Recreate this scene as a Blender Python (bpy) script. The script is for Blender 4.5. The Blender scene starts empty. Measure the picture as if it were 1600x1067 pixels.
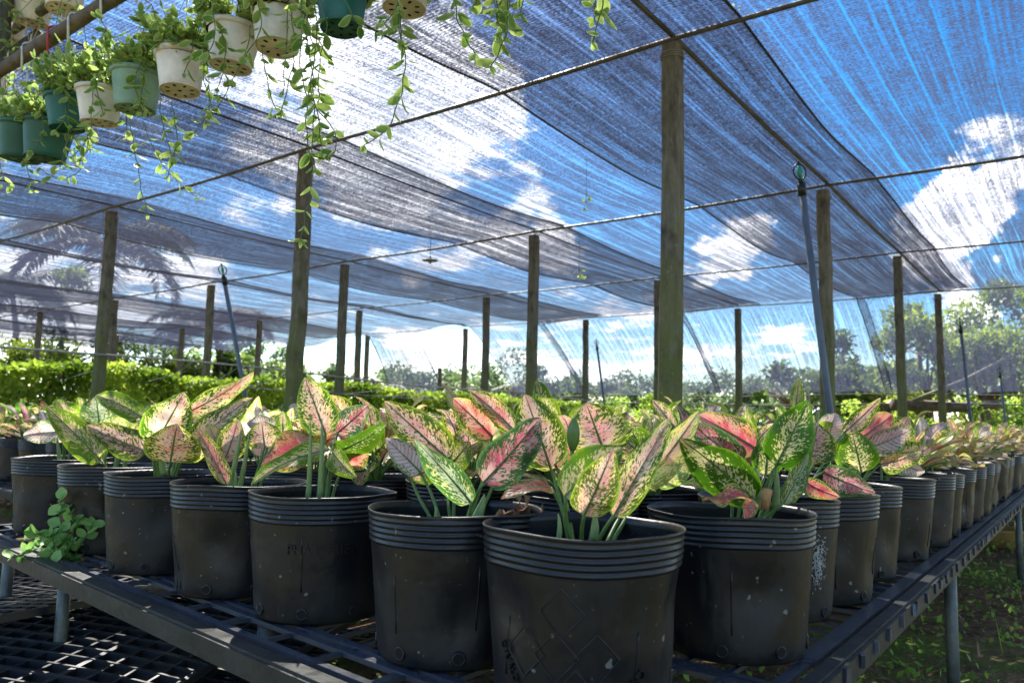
import bpy, bmesh, math, random
from mathutils import Vector, Matrix, noise as mnoise
R = math.radians
PI = math.pi
rnd = random.Random(7)
sc = bpy.context.scene
COL = sc.collection

# ---------------------------------------------------------------- camera
CZ = 0.72                                   # eye height above the soil
F, PITCH, ROLL = 1210.0, .10508, .02175
fwd = Vector((0, math.cos(PITCH), math.sin(PITCH)))
rt0 = Vector((1, 0, 0)); up0 = rt0.cross(fwd)
CX = rt0*math.cos(ROLL) + up0*math.sin(ROLL)
CY = up0*math.cos(ROLL) - rt0*math.sin(ROLL)
CAM = Vector((0, 0, CZ))
cd = bpy.data.cameras.new('camera'); cam = bpy.data.objects.new('camera', cd); COL.objects.link(cam)
cam.matrix_world = Matrix(((CX.x, CY.x, -fwd.x, 0), (CX.y, CY.y, -fwd.y, 0), (CX.z, CY.z, -fwd.z, CZ), (0, 0, 0, 1)))
cd.sensor_width = 36; cd.lens = F/1600*36; cd.clip_start = .02; cd.clip_end = 2000
cd.dof.use_dof = True; cd.dof.focus_distance = 1.35; cd.dof.aperture_fstop = 8
sc.camera = cam

def ray(u, v): return CX*((u-800)/F) - CY*((v-533.5)/F) + fwd
def PX(u, v, dep): return CAM + ray(u, v)*dep           # a place read off the photo at a known distance
# the grid of the shade house: s along the long beams, t across to the left
BETA = .6418
D = Vector((math.sin(BETA), math.cos(BETA), 0)); E = Vector((-math.cos(BETA), math.sin(BETA), 0))
O = Vector((.801, 3.858, 0)); BAY = 2.96
GROT = math.atan2(D.y, D.x)
def G(s, t, z=0): return O + D*s + E*t + Vector((0, 0, z))
def atz(u, v, z):
    q = ray(u, v); return CAM + q*((z-CZ)/q.z)
def ats(u, v, s):
    q = ray(u, v); w = Vector((q.x, q.y, 0)); return CAM + q*((s + O.dot(D))/w.dot(D))
def st(p):
    w = Vector((p.x, p.y, 0)) - O; return w.dot(D), w.dot(E)
def proj(p):
    w = p - CAM; z = w.dot(fwd)
    return (800 + F*w.dot(CX)/z, 533.5 - F*w.dot(CY)/z, z)

# ---------------------------------------------------------------- light and exposure
SUN_EL, SUN_AZ = R(50), R(-14)               # azimuth from straight ahead, left negative
sdir = Vector((math.sin(SUN_AZ)*math.cos(SUN_EL), math.cos(SUN_AZ)*math.cos(SUN_EL), math.sin(SUN_EL)))
sl = bpy.data.lights.new('sun', 'SUN'); sun = bpy.data.objects.new('sun', sl); COL.objects.link(sun)
sl.energy = 5.0; sl.angle = R(.55); sl.color = (1, .94, .84)
sun.rotation_euler = sdir.to_track_quat('Z', 'Y').to_euler()
sc.view_settings.view_transform = 'Standard'; sc.view_settings.look = 'None'
sc.view_settings.exposure = 2.68; sc.view_settings.gamma = 1
cy = sc.cycles
cy.max_bounces = 7; cy.diffuse_bounces = 3; cy.glossy_bounces = 3; cy.transmission_bounces = 4
cy.transparent_max_bounces = 14; cy.sample_clamp_indirect = 6; cy.use_denoising = True
cy.caustics_reflective = False; cy.caustics_refractive = False

# ---------------------------------------------------------------- node helpers
class NT:
    def __init__(s, tree): s.t = tree; s.n = tree.nodes; s.l = tree.links
    def new(s, ty, **kw):
        n = s.n.new(ty)
        for k, v in kw.items(): setattr(n, k, v)
        return n
    def put(s, sock, v):
        if isinstance(v, bpy.types.NodeSocket): s.l.new(v, sock)
        elif v is not None: sock.default_value = v
    def m(s, op, a=None, b=None, c=None, clamp=False):
        n = s.new('ShaderNodeMath', operation=op, use_clamp=clamp)
        for i, v in enumerate((a, b, c)):
            if v is not None: s.put(n.inputs[i], v)
        return n.outputs[0]
    def vm(s, op, a, b=None):
        n = s.new('ShaderNodeVectorMath', operation=op); s.put(n.inputs[0], a)
        if b is not None: s.put(n.inputs[1], b)
        return n.outputs['Value' if op in ('DOT_PRODUCT', 'LENGTH', 'DISTANCE') else 'Vector']
    def mr(s, v, a, b, c=0.0, d=1.0, smooth=False):
        n = s.new('ShaderNodeMapRange'); n.clamp = True
        if smooth: n.interpolation_type = 'SMOOTHSTEP'
        s.put(n.inputs[0], v); s.put(n.inputs[1], a); s.put(n.inputs[2], b); s.put(n.inputs[3], c); s.put(n.inputs[4], d)
        return n.outputs[0]
    def mix(s, f, a, b):
        n = s.new('ShaderNodeMix', data_type='RGBA')
        s.put(n.inputs[0], f); s.put(n.inputs[6], a); s.put(n.inputs[7], b); return n.outputs[2]
    def noise(s, vec, scale, detail=2, rough=.5, dist=0, out=0):
        n = s.new('ShaderNodeTexNoise'); s.put(n.inputs['Vector'], vec); n.inputs['Scale'].default_value = scale
        n.inputs['Detail'].default_value = detail; n.inputs['Roughness'].default_value = rough; n.inputs['Distortion'].default_value = dist
        return n.outputs[out]
    def comb(s, x, y, z=0.0):
        n = s.new('ShaderNodeCombineXYZ')
        for i, v in enumerate((x, y, z)): s.put(n.inputs[i], v)
        return n.outputs[0]
    def sep(s, v):
        n = s.new('ShaderNodeSeparateXYZ'); s.put(n.inputs[0], v); return n.outputs
    def coord(s, which='Object'): return s.new('ShaderNodeTexCoord').outputs[which]
    def rand(s): return s.new('ShaderNodeObjectInfo').outputs['Random']
    def bump(s, h, strength=.3, dist=.01):
        n = s.new('ShaderNodeBump'); s.put(n.inputs['Height'], h); n.inputs['Strength'].default_value = strength
        n.inputs['Distance'].default_value = dist; return n.outputs[0]
def rgb(*c): return (*c, 1)
def mat(name):
    m = bpy.data.materials.new(name); m.use_nodes = True; m.node_tree.nodes.clear()
    return m, NT(m.node_tree)
def out(nt, shader):
    o = nt.new('ShaderNodeOutputMaterial'); nt.l.new(shader, o.inputs[0])
def bsdf(nt, col, rough=.6, normal=None, spec=.5, metal=0):
    b = nt.new('ShaderNodeBsdfPrincipled')
    nt.put(b.inputs['Base Color'], col); nt.put(b.inputs['Roughness'], rough); nt.put(b.inputs['Metallic'], metal)
    b.inputs['Specular IOR Level'].default_value = spec
    if normal is not None: nt.l.new(normal, b.inputs['Normal'])
    return b.outputs[0]
def mixsh(nt, f, a, b):
    n = nt.new('ShaderNodeMixShader'); nt.put(n.inputs[0], f); nt.l.new(a, n.inputs[1]); nt.l.new(b, n.inputs[2]); return n.outputs[0]
def transl(nt, col):
    n = nt.new('ShaderNodeBsdfTranslucent'); nt.put(n.inputs[0], col); return n.outputs[0]

# ---------------------------------------------------------------- world: Nishita sky with clouds
W = bpy.data.worlds.new('World'); sc.world = W; W.use_nodes = True; W.node_tree.nodes.clear()
w = NT(W.node_tree)
sky = w.new('ShaderNodeTexSky', sky_type='NISHITA'); sky.sun_disc = False
sky.sun_elevation = SUN_EL; sky.sun_rotation = SUN_AZ; sky.air_density = 1.0; sky.dust_density = .6; sky.ozone_density = 2.5
dirv = w.vm('NORMALIZE', w.coord('Generated'))
sx = w.sep(dirv)
zz = w.m('ADD', w.m('MAXIMUM', sx[2], 0.0), .16)
pc = w.comb(w.m('DIVIDE', sx[0], zz), w.m('DIVIDE', sx[1], zz), 3.7)
n1 = w.noise(pc, 2.3, 10, .60, .12)
n2 = w.noise(pc, 7.0, 8, .65, .1)
cov = w.m('ADD', w.m('MULTIPLY', n1, .74), w.m('MULTIPLY', n2, .26))
wn = w.noise(dirv, 6.0, 6, .6, out=1)
wsc = w.new('ShaderNodeVectorMath', operation='SCALE'); w.l.new(w.vm('SUBTRACT', wn, (.5, .5, .5)), wsc.inputs[0]); wsc.inputs['Scale'].default_value = .34
dirw = w.vm('NORMALIZE', w.vm('ADD', dirv, wsc.outputs[0]))
def blob(u, v, ang, amt):
    dd = ray(u, v).normalized()
    dp = w.vm('DOT_PRODUCT', dirw, tuple(dd))
    return w.m('MULTIPLY', w.mr(dp, math.cos(R(ang)), 1.0, 0, 1, True), amt)
bias = 0.0
for b in ((580, 160, 8, .15), (700, 260, 9, .07), (440, 370, 8, .08), (880, 330, 7, .09), (1550, 185, 8, .46), (1130, 370, 5, .28), (1450, 365, 5, .42), (700, 560, 12, .05), (480, 420, 8, -.08), (230, 260, 7, -.06), (980, 430, 7, -.08), 
          (1130, 540, 14, .07), (120, 380, 14, .08), (1330, 40, 26, -.30), (1560, 60, 12, -.2), (1330, 280, 9, -.12), (950, 60, 9, -.12), (1100, 200, 10, -.15), (200, 120, 15, -.05), (1250, -250, 22, .05)):
    bias = w.m('ADD', bias, blob(*b))
cov = w.m('ADD', cov, bias)
cl = w.mr(cov, .505, .62, 0, 1, True)
shade = w.mr(w.noise(w.vm('ADD', pc, (.07, .12, 0)), 3.0, 5, .55), .33, .60, .25, 1.0)
ccol = w.mix(shade, rgb(3.2, 3.9, 5.0), rgb(13.5, 13.6, 13.8))
hs = w.new('ShaderNodeHueSaturation'); hs.inputs['Saturation'].default_value = 1.62; hs.inputs['Value'].default_value = .80; w.l.new(sky.outputs[0], hs.inputs['Color'])
wc = w.mix(cl, hs.outputs[0], ccol)
bg = w.new('ShaderNodeBackground'); w.l.new(wc, bg.inputs[0]); bg.inputs[1].default_value = .060
wo = w.new('ShaderNodeOutputWorld'); w.l.new(bg.outputs[0], wo.inputs[0])

# ---------------------------------------------------------------- object helpers
class MB:
    def __init__(s): s.v = []; s.f = []; s.m = []; s.uv = []; s.smooth = True
    def add(s, vs, fs, mi=0, uvs=None):
        k = len(s.v); s.v += [tuple(x) for x in vs]
        for f in fs:
            s.f.append(tuple(i+k for i in f)); s.m.append(mi)
        s.uv += (list(uvs) if uvs else [(0, 0)]*len(vs))
    def box(s, c, half, rot=None, mi=0):
        vs = []
        for x in (-1, 1):
            for y in (-1, 1):
                for z in (-1, 1):
                    p = Vector((x*half[0], y*half[1], z*half[2]))
                    if rot: p = rot @ p
                    vs.append(Vector(c)+p)
        s.add(vs, [(0, 1, 3, 2), (4, 6, 7, 5), (0, 4, 5, 1), (2, 3, 7, 6), (0, 2, 6, 4), (1, 5, 7, 3)], mi)
    def bar(s, a, b, wx, wz, up=Vector((0, 0, 1)), mi=0):
        a = Vector(a); b = Vector(b); y = (b-a); L = y.length; y.normalize()
        x = y.cross(up)
        if x.length < 1e-4: x = y.cross(Vector((1, 0, 0)))
        x.normalize(); z = x.cross(y)
        s.box((a+b)/2, (wx/2, L/2, wz/2), Matrix((x, y, z)).transposed(), mi)
    def tube(s, pts, r, n=8, mi=0, cap=True, r2=None):
        pts = [Vector(p) for p in pts]; vs = []; m = len(pts)
        ref = Vector((0.31, .17, .93))
        for i, p in enumerate(pts):
            t = (pts[min(i+1, m-1)]-pts[max(i-1, 0)])
            t = t.normalized() if t.length > 1e-9 else Vector((0, 0, 1))
            x = t.cross(ref)
            if x.length < .05: x = t.cross(Vector((1, 0, 0)))
            x.normalize(); y = t.cross(x)
            rr = r(i/(m-1)) if callable(r) else (r if r2 is None else r+(r2-r)*i/(m-1))
            for k in range(n):
                a = 2*PI*k/n; vs.append(p+x*math.cos(a)*rr+y*math.sin(a)*rr)
        fs = [(i*n+k, i*n+(k+1) % n, (i+1)*n+(k+1) % n, (i+1)*n+k) for i in range(m-1) for k in range(n)]
        if cap: fs += [tuple(range(n-1, -1, -1)), tuple((m-1)*n+k for k in range(n))]
        s.add(vs, fs, mi, [(0, 0)]*len(vs))
    def lathe(s, prof, n=40, c=(0, 0, 0), mi=0, warp=None):
        vs = []; c = Vector(c)
        for (r, z) in prof:
            for k in range(n):
                a = 2*PI*k/n; rr, dz = (r, 0)
                if warp: rr, dz = warp(a, r, z)
                vs.append(c+Vector((rr*math.cos(a), rr*math.sin(a), z+dz)))
        m = len(prof)
        s.add(vs, [(i*n+k, i*n+(k+1) % n, (i+1)*n+(k+1) % n, (i+1)*n+k) for i in range(m-1) for k in range(n)], mi)
    def mesh(s, name, mats, smooth=True):
        me = bpy.data.meshes.new(name); me.from_pydata(s.v, [], s.f)
        for m in (mats if isinstance(mats, (list, tuple)) else [mats]): me.materials.append(m)
        me.polygons.foreach_set('material_index', s.m)
        me.polygons.foreach_set('use_smooth', [smooth]*len(s.f))
        ul = me.uv_layers.new(name='UVMap')
        li = [0]*len(me.loops); me.loops.foreach_get('vertex_index', li)
        flat = []
        for i in li: flat += s.uv[i]
        ul.data.foreach_set('uv', flat)
        me.update(); return me
    def build(s, name, mats, parent=None, smooth=True, loc=None):
        return link(name, s.mesh(name, mats, smooth), parent, loc)
def link(name, data, parent=None, loc=None):
    o = bpy.data.objects.new(name, data); COL.objects.link(o)
    if loc is not None: o.location = loc
    if parent: o.parent = parent
    return o
def tag(o, label, cat, group=None, kind=None):
    if label: o['label'] = label
    if cat: o['category'] = cat
    if group: o['group'] = group
    if kind: o['kind'] = kind
    return o
def empty(name, loc=(0, 0, 0), rz=0):
    o = bpy.data.objects.new(name, None); COL.objects.link(o); o.location = loc; o.rotation_euler = (0, 0, rz)
    o.empty_display_size = .05; return o
def bez(p0, p1, p2, n):
    return [p0*(1-t)**2+p1*2*t*(1-t)+p2*t*t for t in [i/n for i in range(n+1)]]

# ---------------------------------------------------------------- materials
def plain(name, col, rough=.6, var=.3, scale=8, spec=.4, metal=0, bump=0, col2=None):
    m, t = mat(name); c = t.coord('Object')
    n = t.noise(c, scale, 5, .6)
    c2 = col2 or tuple(x*(1-var) for x in col)
    cc = t.mix(t.mr(n, .35, .65), rgb(*c2), rgb(*col))
    nb = t.bump(t.noise(c, scale*4, 3), bump, .01) if bump else None
    out(t, bsdf(t, cc, rough, nb, spec, metal)); return m

def leaf_mat(name, c1, c2, green, edge, rib, dens, margin, vein=0.0, veincol=None, gloss=.33, patch=5.0, stretch=1.25, tr=.64, spk=31, yel=.85):
    m, t = mat(name)
    uv = t.sep(t.coord('UV')); r = t.rand()
    a = t.m('MULTIPLY', t.m('ABSOLUTE', t.m('SUBTRACT', uv[0], .5)), 2.0)
    q = t.m('SUBTRACT', uv[1], t.m('MULTIPLY', a, .22))
    off = t.m('MULTIPLY', r, 61.0)
    side = t.m('MULTIPLY', t.m('SUBTRACT', uv[0], .5), .55)
    vec = t.comb(side, q, off)
    pn = t.noise(vec, patch, 2, .5)
    col = t.mix(t.mr(pn, .42, .58, 0, 1, True), rgb(*c1), rgb(*c2))
    yl = t.m('MULTIPLY', t.mr(t.m('ADD', a, t.m('MULTIPLY', t.m('SUBTRACT', t.noise(vec, 7, 3), .5), 1.1)), .18, .85, 0, 1, True), yel)
    col = t.mix(yl, col, rgb(.88, .82, .20))
    # veins: bands that run out and forward from the midrib
    wv = t.m('SINE', t.m('MULTIPLY', t.m('ADD', q, t.m('MULTIPLY', pn, .02)), 66.0))
    if vein: col = t.mix(t.m('MULTIPLY', t.mr(wv, .2, .9), vein), col, rgb(*(veincol or green)))
    vs = t.comb(t.m('MULTIPLY', side, .75*stretch), q, off)
    sn = t.noise(vs, spk, 2.5, .62, .6)
    big = t.noise(t.vm('ADD', vec, (3, 1, 9)), 3.2, 1, .5)
    thr = t.m('SUBTRACT', t.m('SUBTRACT', .67, t.m('MULTIPLY', dens, .2)), t.m('MULTIPLY', t.m('POWER', a, 2.2), margin*.20))
    thr = t.m('ADD', thr, t.m('MULTIPLY', t.m('SUBTRACT', big, .5), .34))
    sp = t.mr(t.m('SUBTRACT', sn, thr), -.004, .012)
    gcol = t.mix(t.noise(vec, 9, 2), rgb(*[x*.6 for x in green]), rgb(*green))
    col = t.mix(sp, col, gcol)
    ed = t.mr(t.m('ADD', a, t.m('MULTIPLY', t.m('SUBTRACT', sn, .5), .5)), .93-.05*margin, .985-.02*margin)
    col = t.mix(ed, col, rgb(*edge))
    col = t.mix(t.mr(a, .02, .055, 1, 0), col, rgb(*rib))
    brn = t.mr(t.m('ADD', uv[1], t.m('MULTIPLY', t.m('SUBTRACT', t.noise(vec, 14, 4, .7), .5), .9)), 1.10, 1.16)
    col = t.mix(t.m('MULTIPLY', brn, .8), col, rgb(.34, .20, .08))
    hsv = t.new('ShaderNodeHueSaturation'); t.put(hsv.inputs['Hue'], t.mr(r, 0, 1, .485, .515)); t.put(hsv.inputs['Value'], t.mr(t.m('FRACT', t.m('MULTIPLY', r, 7.3)), 0, 1, .75, 1.1)); t.put(hsv.inputs['Color'], col)
    col = hsv.outputs[0]
    h = t.m('ADD', t.m('MULTIPLY', wv, .5), t.mr(a, 0, .08, -1.2, 0))
    nb = t.bump(h, .28, .0012)
    out(t, mixsh(t, tr, bsdf(t, col, gloss, nb, .5), transl(t, col)))
    return m
GRN = (.095, .20, .014); YG = (.38, .54, .03); LG = (.31, .46, .03)
LM = {
 'A': leaf_mat('leaf_pink_speckled', (.88, .42, .38), (.92, .62, .50), GRN, LG, (.12, .22, .03), .55, 1.0),
 'A2': leaf_mat('leaf_rose_speckled', (.86, .30, .26), (.90, .56, .42), (.07, .17, .015), YG, (.20, .28, .04), .45, .9),
 'B': leaf_mat('leaf_cream_speckled', (.90, .80, .34), (.92, .62, .42), (.22, .42, .02), YG, (.14, .28, .02), .75, 1.3),
 'B2': leaf_mat('leaf_green_cream_patches', (.90, .72, .40), (.86, .80, .36), (.10, .24, .012), (.20, .38, .02), (.10, .22, .02), .85, 1.6),
 'C': leaf_mat('leaf_white_veined', (.86, .66, .62), (.90, .82, .74), (.10, .24, .08), (.20, .38, .12), (.50, .18, .18), .05, 1.2, .6, (.62, .22, .26), yel=.15),
 'D': leaf_mat('leaf_deep_pink', (.78, .10, .13), (.86, .34, .28), (.09, .18, .02), LG, (.30, .20, .05), .25, 1.0, yel=.4),
 'E': leaf_mat('leaf_magenta_dark', (.72, .12, .24), (.80, .45, .42), (.07, .18, .05), (.18, .34, .10), (.35, .12, .10), .55, 1.4, .35, (.75, .55, .5), yel=.2),
 'F': leaf_mat('leaf_green_white_specks', (.80, .84, .50), (.76, .80, .40), (.12, .32, .015), (.16, .36, .02), (.2, .4, .04), 1.25, 1.6),
 'S': leaf_mat('leaf_silver_green', (.50, .58, .34), (.62, .66, .45), (.10, .24, .06), (.16, .32, .06), (.22, .36, .08), .7, 1.0),
 'P': leaf_mat('leaf_pale_green', (.70, .74, .36), (.84, .50, .38), (.30, .44, .10), (.34, .48, .08), (.30, .42, .08), .5, .8),
}
def stalk_mat(name, c1, c2):
    m, t = mat(name); c = t.coord('Object')
    cc = t.mix(t.noise(c, 60, 3), rgb(*c1), rgb(*c2))
    out(t, mixsh(t, .25, bsdf(t, cc, .4, None, .5), transl(t, cc))); return m
M_STALK = stalk_mat('stalk_green', (.05, .14, .02), (.16, .26, .06))
M_SHOOT = stalk_mat('shoot_green', (.13, .24, .06), (.34, .42, .18))
M_DRY = plain('dry_leaf', (.30, .17, .09), .8, .5, 30)

def pot_mat():
    m, t = mat('black_plastic'); c = t.coord('Object'); r = t.m('MULTIPLY', t.rand(), 30.0)
    v = t.vm('ADD', c, t.comb(r, r, r)); s = t.sep(c)
    dust = t.m('MULTIPLY', t.mr(t.noise(v, 9, 6, .65), .45, .62, 0, 1), t.mr(t.m('FRACT', t.m('MULTIPLY', r, 1.37)), 0, 1, .5, 1.7))
    vs = t.comb(t.m('MULTIPLY', s[0], 1.0), s[1], t.m('ADD', t.m('MULTIPLY', s[2], .18), r))
    streak = t.mr(t.noise(vs, 26, 4, .6), .52, .75, 0, 1)
    body = t.mr(s[2], .150, .145, .35, 1)
    splash = t.m('MULTIPLY', t.mr(s[2], .085, .0, 0, 1), t.mr(t.noise(v, 22, 5, .7), .42, .60, 0, 1))
    runs = t.mr(t.noise(t.comb(s[0], s[1], t.m('ADD', t.m('MULTIPLY', s[2], .06), r)), 48, 3, .6), .60, .68, 0, .7)
    dd = t.m('MULTIPLY', t.m('ADD', t.m('ADD', t.m('MULTIPLY', splash, .6), t.m('MULTIPLY', dust, .8)), t.m('ADD', t.m('MULTIPLY', streak, .35), runs), None, True), body)
    spots = t.m('MAXIMUM', t.mr(t.noise(v, 75, 1, .5), .735, .77, 0, 1), t.mr(t.noise(v, 190, 1, .5), .77, .80, 0, .7))
    scr = t.mr(t.noise(t.comb(t.m('MULTIPLY', s[0], 1.0), s[1], t.m('ADD', t.m('MULTIPLY', s[2], .5), r)), 40, 6, .75), .70, .76, 0, .6)
    col = t.mix(dd, rgb(.0040, .0052, .0075), rgb(.0085, .0098, .0102))
    col = t.mix(t.m('MAXIMUM', spots, t.m('MULTIPLY', scr, body)), col, rgb(.12, .13, .12))
    nb = t.bump(t.m('ADD', t.noise(v, 14, 3), t.m('MULTIPLY', t.noise(vs, 22, 3), .6)), .30, .01)
    out(t, bsdf(t, col, t.mr(dd, 0, 1, .36, .58), nb, .42)); return m
M_POT = pot_mat()
M_SOIL = plain('potting_soil', (.05, .032, .02), .95, .7, 120, .1, 0, .8, (.012, .009, .007))

def net_mat(name, dens):
    m, t = mat(name); uv = t.sep(t.coord('UV'))         # UV carries metres: x across, y along
    u, v = uv[0], uv[1]
    wob = t.m('MULTIPLY', t.noise(t.comb(u, t.m('MULTIPLY', v, .4), 0.0), 1.3, 2), .03)
    uu = t.m('ADD', u, wob)
    st1 = t.mr(t.noise(t.comb(uu, t.m('MULTIPLY', v, .015), 2.0), 7.5, 3, .7), .53, .66, 0, 1, True)
    st2 = t.mr(t.noise(t.comb(uu, t.m('MULTIPLY', v, .03), 7.0), 26, 2, .6), .56, .66, 0, 1, True)
    fr = t.m('ABSOLUTE', t.m('SUBTRACT', t.m('FRACT', t.m('MULTIPLY', uu, 5.6)), .5))
    st3 = t.mr(fr, .0, .055, 1, 0)
    cross = t.m('SINE', t.m('MULTIPLY', v, 2*PI/.021))
    grain = t.noise(t.comb(t.m('MULTIPLY', u, .5), v, 0.0), 105, 2, .6)
    blot = t.noise(t.comb(u, v, 5.0), 2.2, 4, .6)
    fine = t.noise(t.comb(t.m('MULTIPLY', u, .35), v, 3.0), 30, 3, .7)
    op = t.m('ADD', dens, t.m('MULTIPLY', st1, -.30))
    op = t.m('ADD', op, t.m('MULTIPLY', st2, -.20))
    op = t.m('ADD', op, t.m('MULTIPLY', st3, -.50))
    op = t.m('ADD', op, t.m('MULTIPLY', cross, .13))
    op = t.m('ADD', op, t.m('MULTIPLY', t.m('SUBTRACT', grain, .5), 2.0))
    op = t.m('ADD', op, t.m('MULTIPLY', t.m('SUBTRACT', fine, .5), .95))
    op = t.m('ADD', op, t.m('MULTIPLY', t.m('SUBTRACT', blot, .5), .35))
    fl = t.noise(t.comb(uu, t.m('MULTIPLY', v, .02), 17.0), 60, 1, .5)
    op = t.m('ADD', op, t.m('MULTIPLY', t.m('SUBTRACT', fl, .5), .8))
    hole = t.mr(t.noise(t.comb(u, v, 11.0), 60, 0, .5), .80, .83, 0, 1)
    op = t.m('MULTIPLY', t.mr(op, 0, 1, .05, .97), t.m('SUBTRACT', 1.0, hole))
    cc = rgb(.020, .024, .042)
    geo = t.new('ShaderNodeNewGeometry'); cosn = t.m('ABSOLUTE', t.vm('DOT_PRODUCT', geo.outputs['Incoming'], geo.outputs['Normal']))
    ex = t.m('POWER', t.m('MAXIMUM', cosn, .05), -.50)
    op = t.m('SUBTRACT', 1.0, t.m('POWER', t.m('SUBTRACT', 1.0, op), ex))
    cloth = mixsh(t, .38, bsdf(t, cc, .55, None, .4), transl(t, rgb(.038, .044, .078)))
    tp = t.new('ShaderNodeBsdfTransparent')
    out(t, mixsh(t, op, tp.outputs[0], cloth)); return m
M_NET = net_mat('shade_netting', .62)
M_ROPE = plain('dark_rope', (.03, .035, .04), .8, .4, 30)
M_PIPE = plain('galvanised_pipe', (.13, .13, .12), .55, .45, 14, .5, .35)
M_WIRE = plain('pale_wire', (.30, .31, .30), .6, .3, 20)

def post_mat():
    m, t = mat('weathered_post'); c = t.coord('Object'); s = t.sep(c); r = t.m('MULTIPLY', t.rand(), 9.0)
    v = t.vm('ADD', c, t.comb(r, r, r))
    grain = t.noise(t.comb(s[0], s[1], t.m('ADD', t.m('MULTIPLY', s[2], .22), r)), 34, 5, .65)
    blot = t.noise(v, 5.5, 5, .65)
    base = t.mix(t.mr(grain, .3, .7), rgb(.085, .078, .062), rgb(.22, .21, .17))
    base = t.mix(t.mr(blot, .52, .68, 0, .75), base, rgb(.045, .038, .03))
    g = t.m('ADD', t.mr(s[2], .55, 2.4, .78, -.12), t.m('MULTIPLY', t.m('SUBTRACT', t.noise(v, 7, 4, .6), .5), 1.2))
    base = t.mix(t.mr(g, .15, .7, 0, .9), base, rgb(.13, .15, .035))
    lich = t.mr(t.noise(v, 24, 3, .6), .66, .72, 0, .55)
    base = t.mix(lich, base, rgb(.26, .27, .22))
    out(t, bsdf(t, base, .9, t.bump(t.m('ADD', grain, blot), .7, .012), .2)); return m
M_POST = post_mat()

def foliage_mat(name, dark, light, tr=.45, rough=.5, edge=None):
    m, t = mat(name); uv = t.sep(t.coord('UV'))
    col = t.mix(uv[0], rgb(*dark), rgb(*light))
    if edge: col = t.mix(t.mr(uv[1], .55, .95, 0, .8), col, rgb(*edge))
    out(t, mixsh(t, tr, bsdf(t, col, rough, None, .4), transl(t, col))); return m
M_HEDGE = foliage_mat('creeper_leaves', (.10, .20, .012), (.46, .60, .07), .55)
M_BUSH = foliage_mat('bush_leaves', (.09, .20, .015), (.38, .52, .07), .5)
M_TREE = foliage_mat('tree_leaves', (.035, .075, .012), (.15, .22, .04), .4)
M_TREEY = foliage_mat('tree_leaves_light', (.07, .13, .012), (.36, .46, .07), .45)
M_FAR = foliage_mat('far_leaves', (.05, .085, .03), (.15, .22, .08), .35)
M_PALM = foliage_mat('palm_leaves', (.025, .05, .015), (.07, .10, .04), .35, .7)
M_VINE = foliage_mat('vine_leaves', (.12, .25, .04), (.34, .47, .12), .5, .38, (.62, .68, .26))
M_SPRIG = foliage_mat('sprig_leaves', (.12, .28, .06), (.32, .52, .14), .4, .45)
M_WEED = foliage_mat('weed_leaves', (.08, .20, .02), (.34, .50, .08), .45, .5)
M_BARK = plain('bark', (.14, .11, .08), .9, .5, 12, .2, 0, .6)
M_VSTEM = plain('vine_stem', (.10, .16, .04), .6, .4, 40)

# ================================================================ THE SETTING
def ground_mat():
    m, t = mat('soil_and_moss'); c = t.coord('Object')
    n = t.noise(c, 1.1, 6, .6); n2 = t.noise(c, 14, 6, .65); n3 = t.noise(c, 55, 3, .6)
    col = t.mix(t.mr(n2, .35, .65), rgb(.06, .038, .024), rgb(.20, .13, .08))
    col = t.mix(t.mr(n3, .60, .70), col, rgb(.30, .19, .12))
    col = t.mix(t.mr(n, .47, .60, 0, .8), col, rgb(.11, .17, .03))
    out(t, bsdf(t, col, .95, t.bump(t.m('ADD', n2, n3), .8, .03), .1)); return m
b = MB(); N = 60
gx = [(-1+2*i/N) for i in range(N+1)]
def gm(x): return math.copysign(abs(x)**2.6*420, x)
vs = []
for y in gx:
    for x in gx:
        X_, Y_ = gm(x), gm(y)+3
        d_ = math.hypot(X_, Y_)
        vs.append((X_, Y_, -.02+(.02*mnoise.noise(Vector((X_*1.7, Y_*1.7, 0))) if d_ < 40 else 0)))
b.add(vs, [(j*(N+1)+i, j*(N+1)+i+1, (j+1)*(N+1)+i+1, (j+1)*(N+1)+i) for j in range(N) for i in range(N)])
g = b.build('ground', ground_mat()); tag(g, None, None, kind='structure')

# brick edged path beside the aisle
b = MB()
s = -3.0
while s < 9:
    L_ = .20
    for k in range(2):
        t0 = -2.35-.11*k
        rot = Matrix.Rotation(GROT+rnd.uniform(-.05, .05), 3, 'Z')
        b.box(G(s+(.1 if k else 0), t0, .025+rnd.uniform(-.006, .006)), (L_/2-.006, .049, .035), rot)
    s += L_
p = b.build('path', plain('mossy_brick', (.17, .13, .075), .9, .6, 9, .2, 0, .5, (.05, .065, .02)), smooth=False); tag(p, None, None, kind='structure')

# ---------------------------------------------------------------- posts
ZR = CZ+2.0
def post_mesh(h, wd, seed):
    rr = random.Random(seed); b = MB(); n = 9; vs = []; prof = [(-1, -.82), (-.82, -1), (.82, -1), (1, -.82), (1, .82), (.82, 1), (-.82, 1), (-1, .82)]
    for i in range(n+1):
        z = -.05+(h+.05)*i/n; k = wd/2*(1.06-.10*i/n); ox = .006*rr.uniform(-1, 1); oy = .006*rr.uniform(-1, 1)
        for (x, y) in prof:
            vs.append((x*k*(1+.04*rr.uniform(-1, 1))+ox, y*k*(1+.04*rr.uniform(-1, 1))+oy, z))
    b.add(vs, [(i*8+k, i*8+(k+1) % 8, (i+1)*8+(k+1) % 8, (i+1)*8+k) for i in range(n) for k in range(8)]+[tuple(n*8+k for k in range(8))])
    return b.mesh('post', M_POST, False)
PM = [post_mesh(ZR-.03, .092, i) for i in range(4)]
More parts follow.
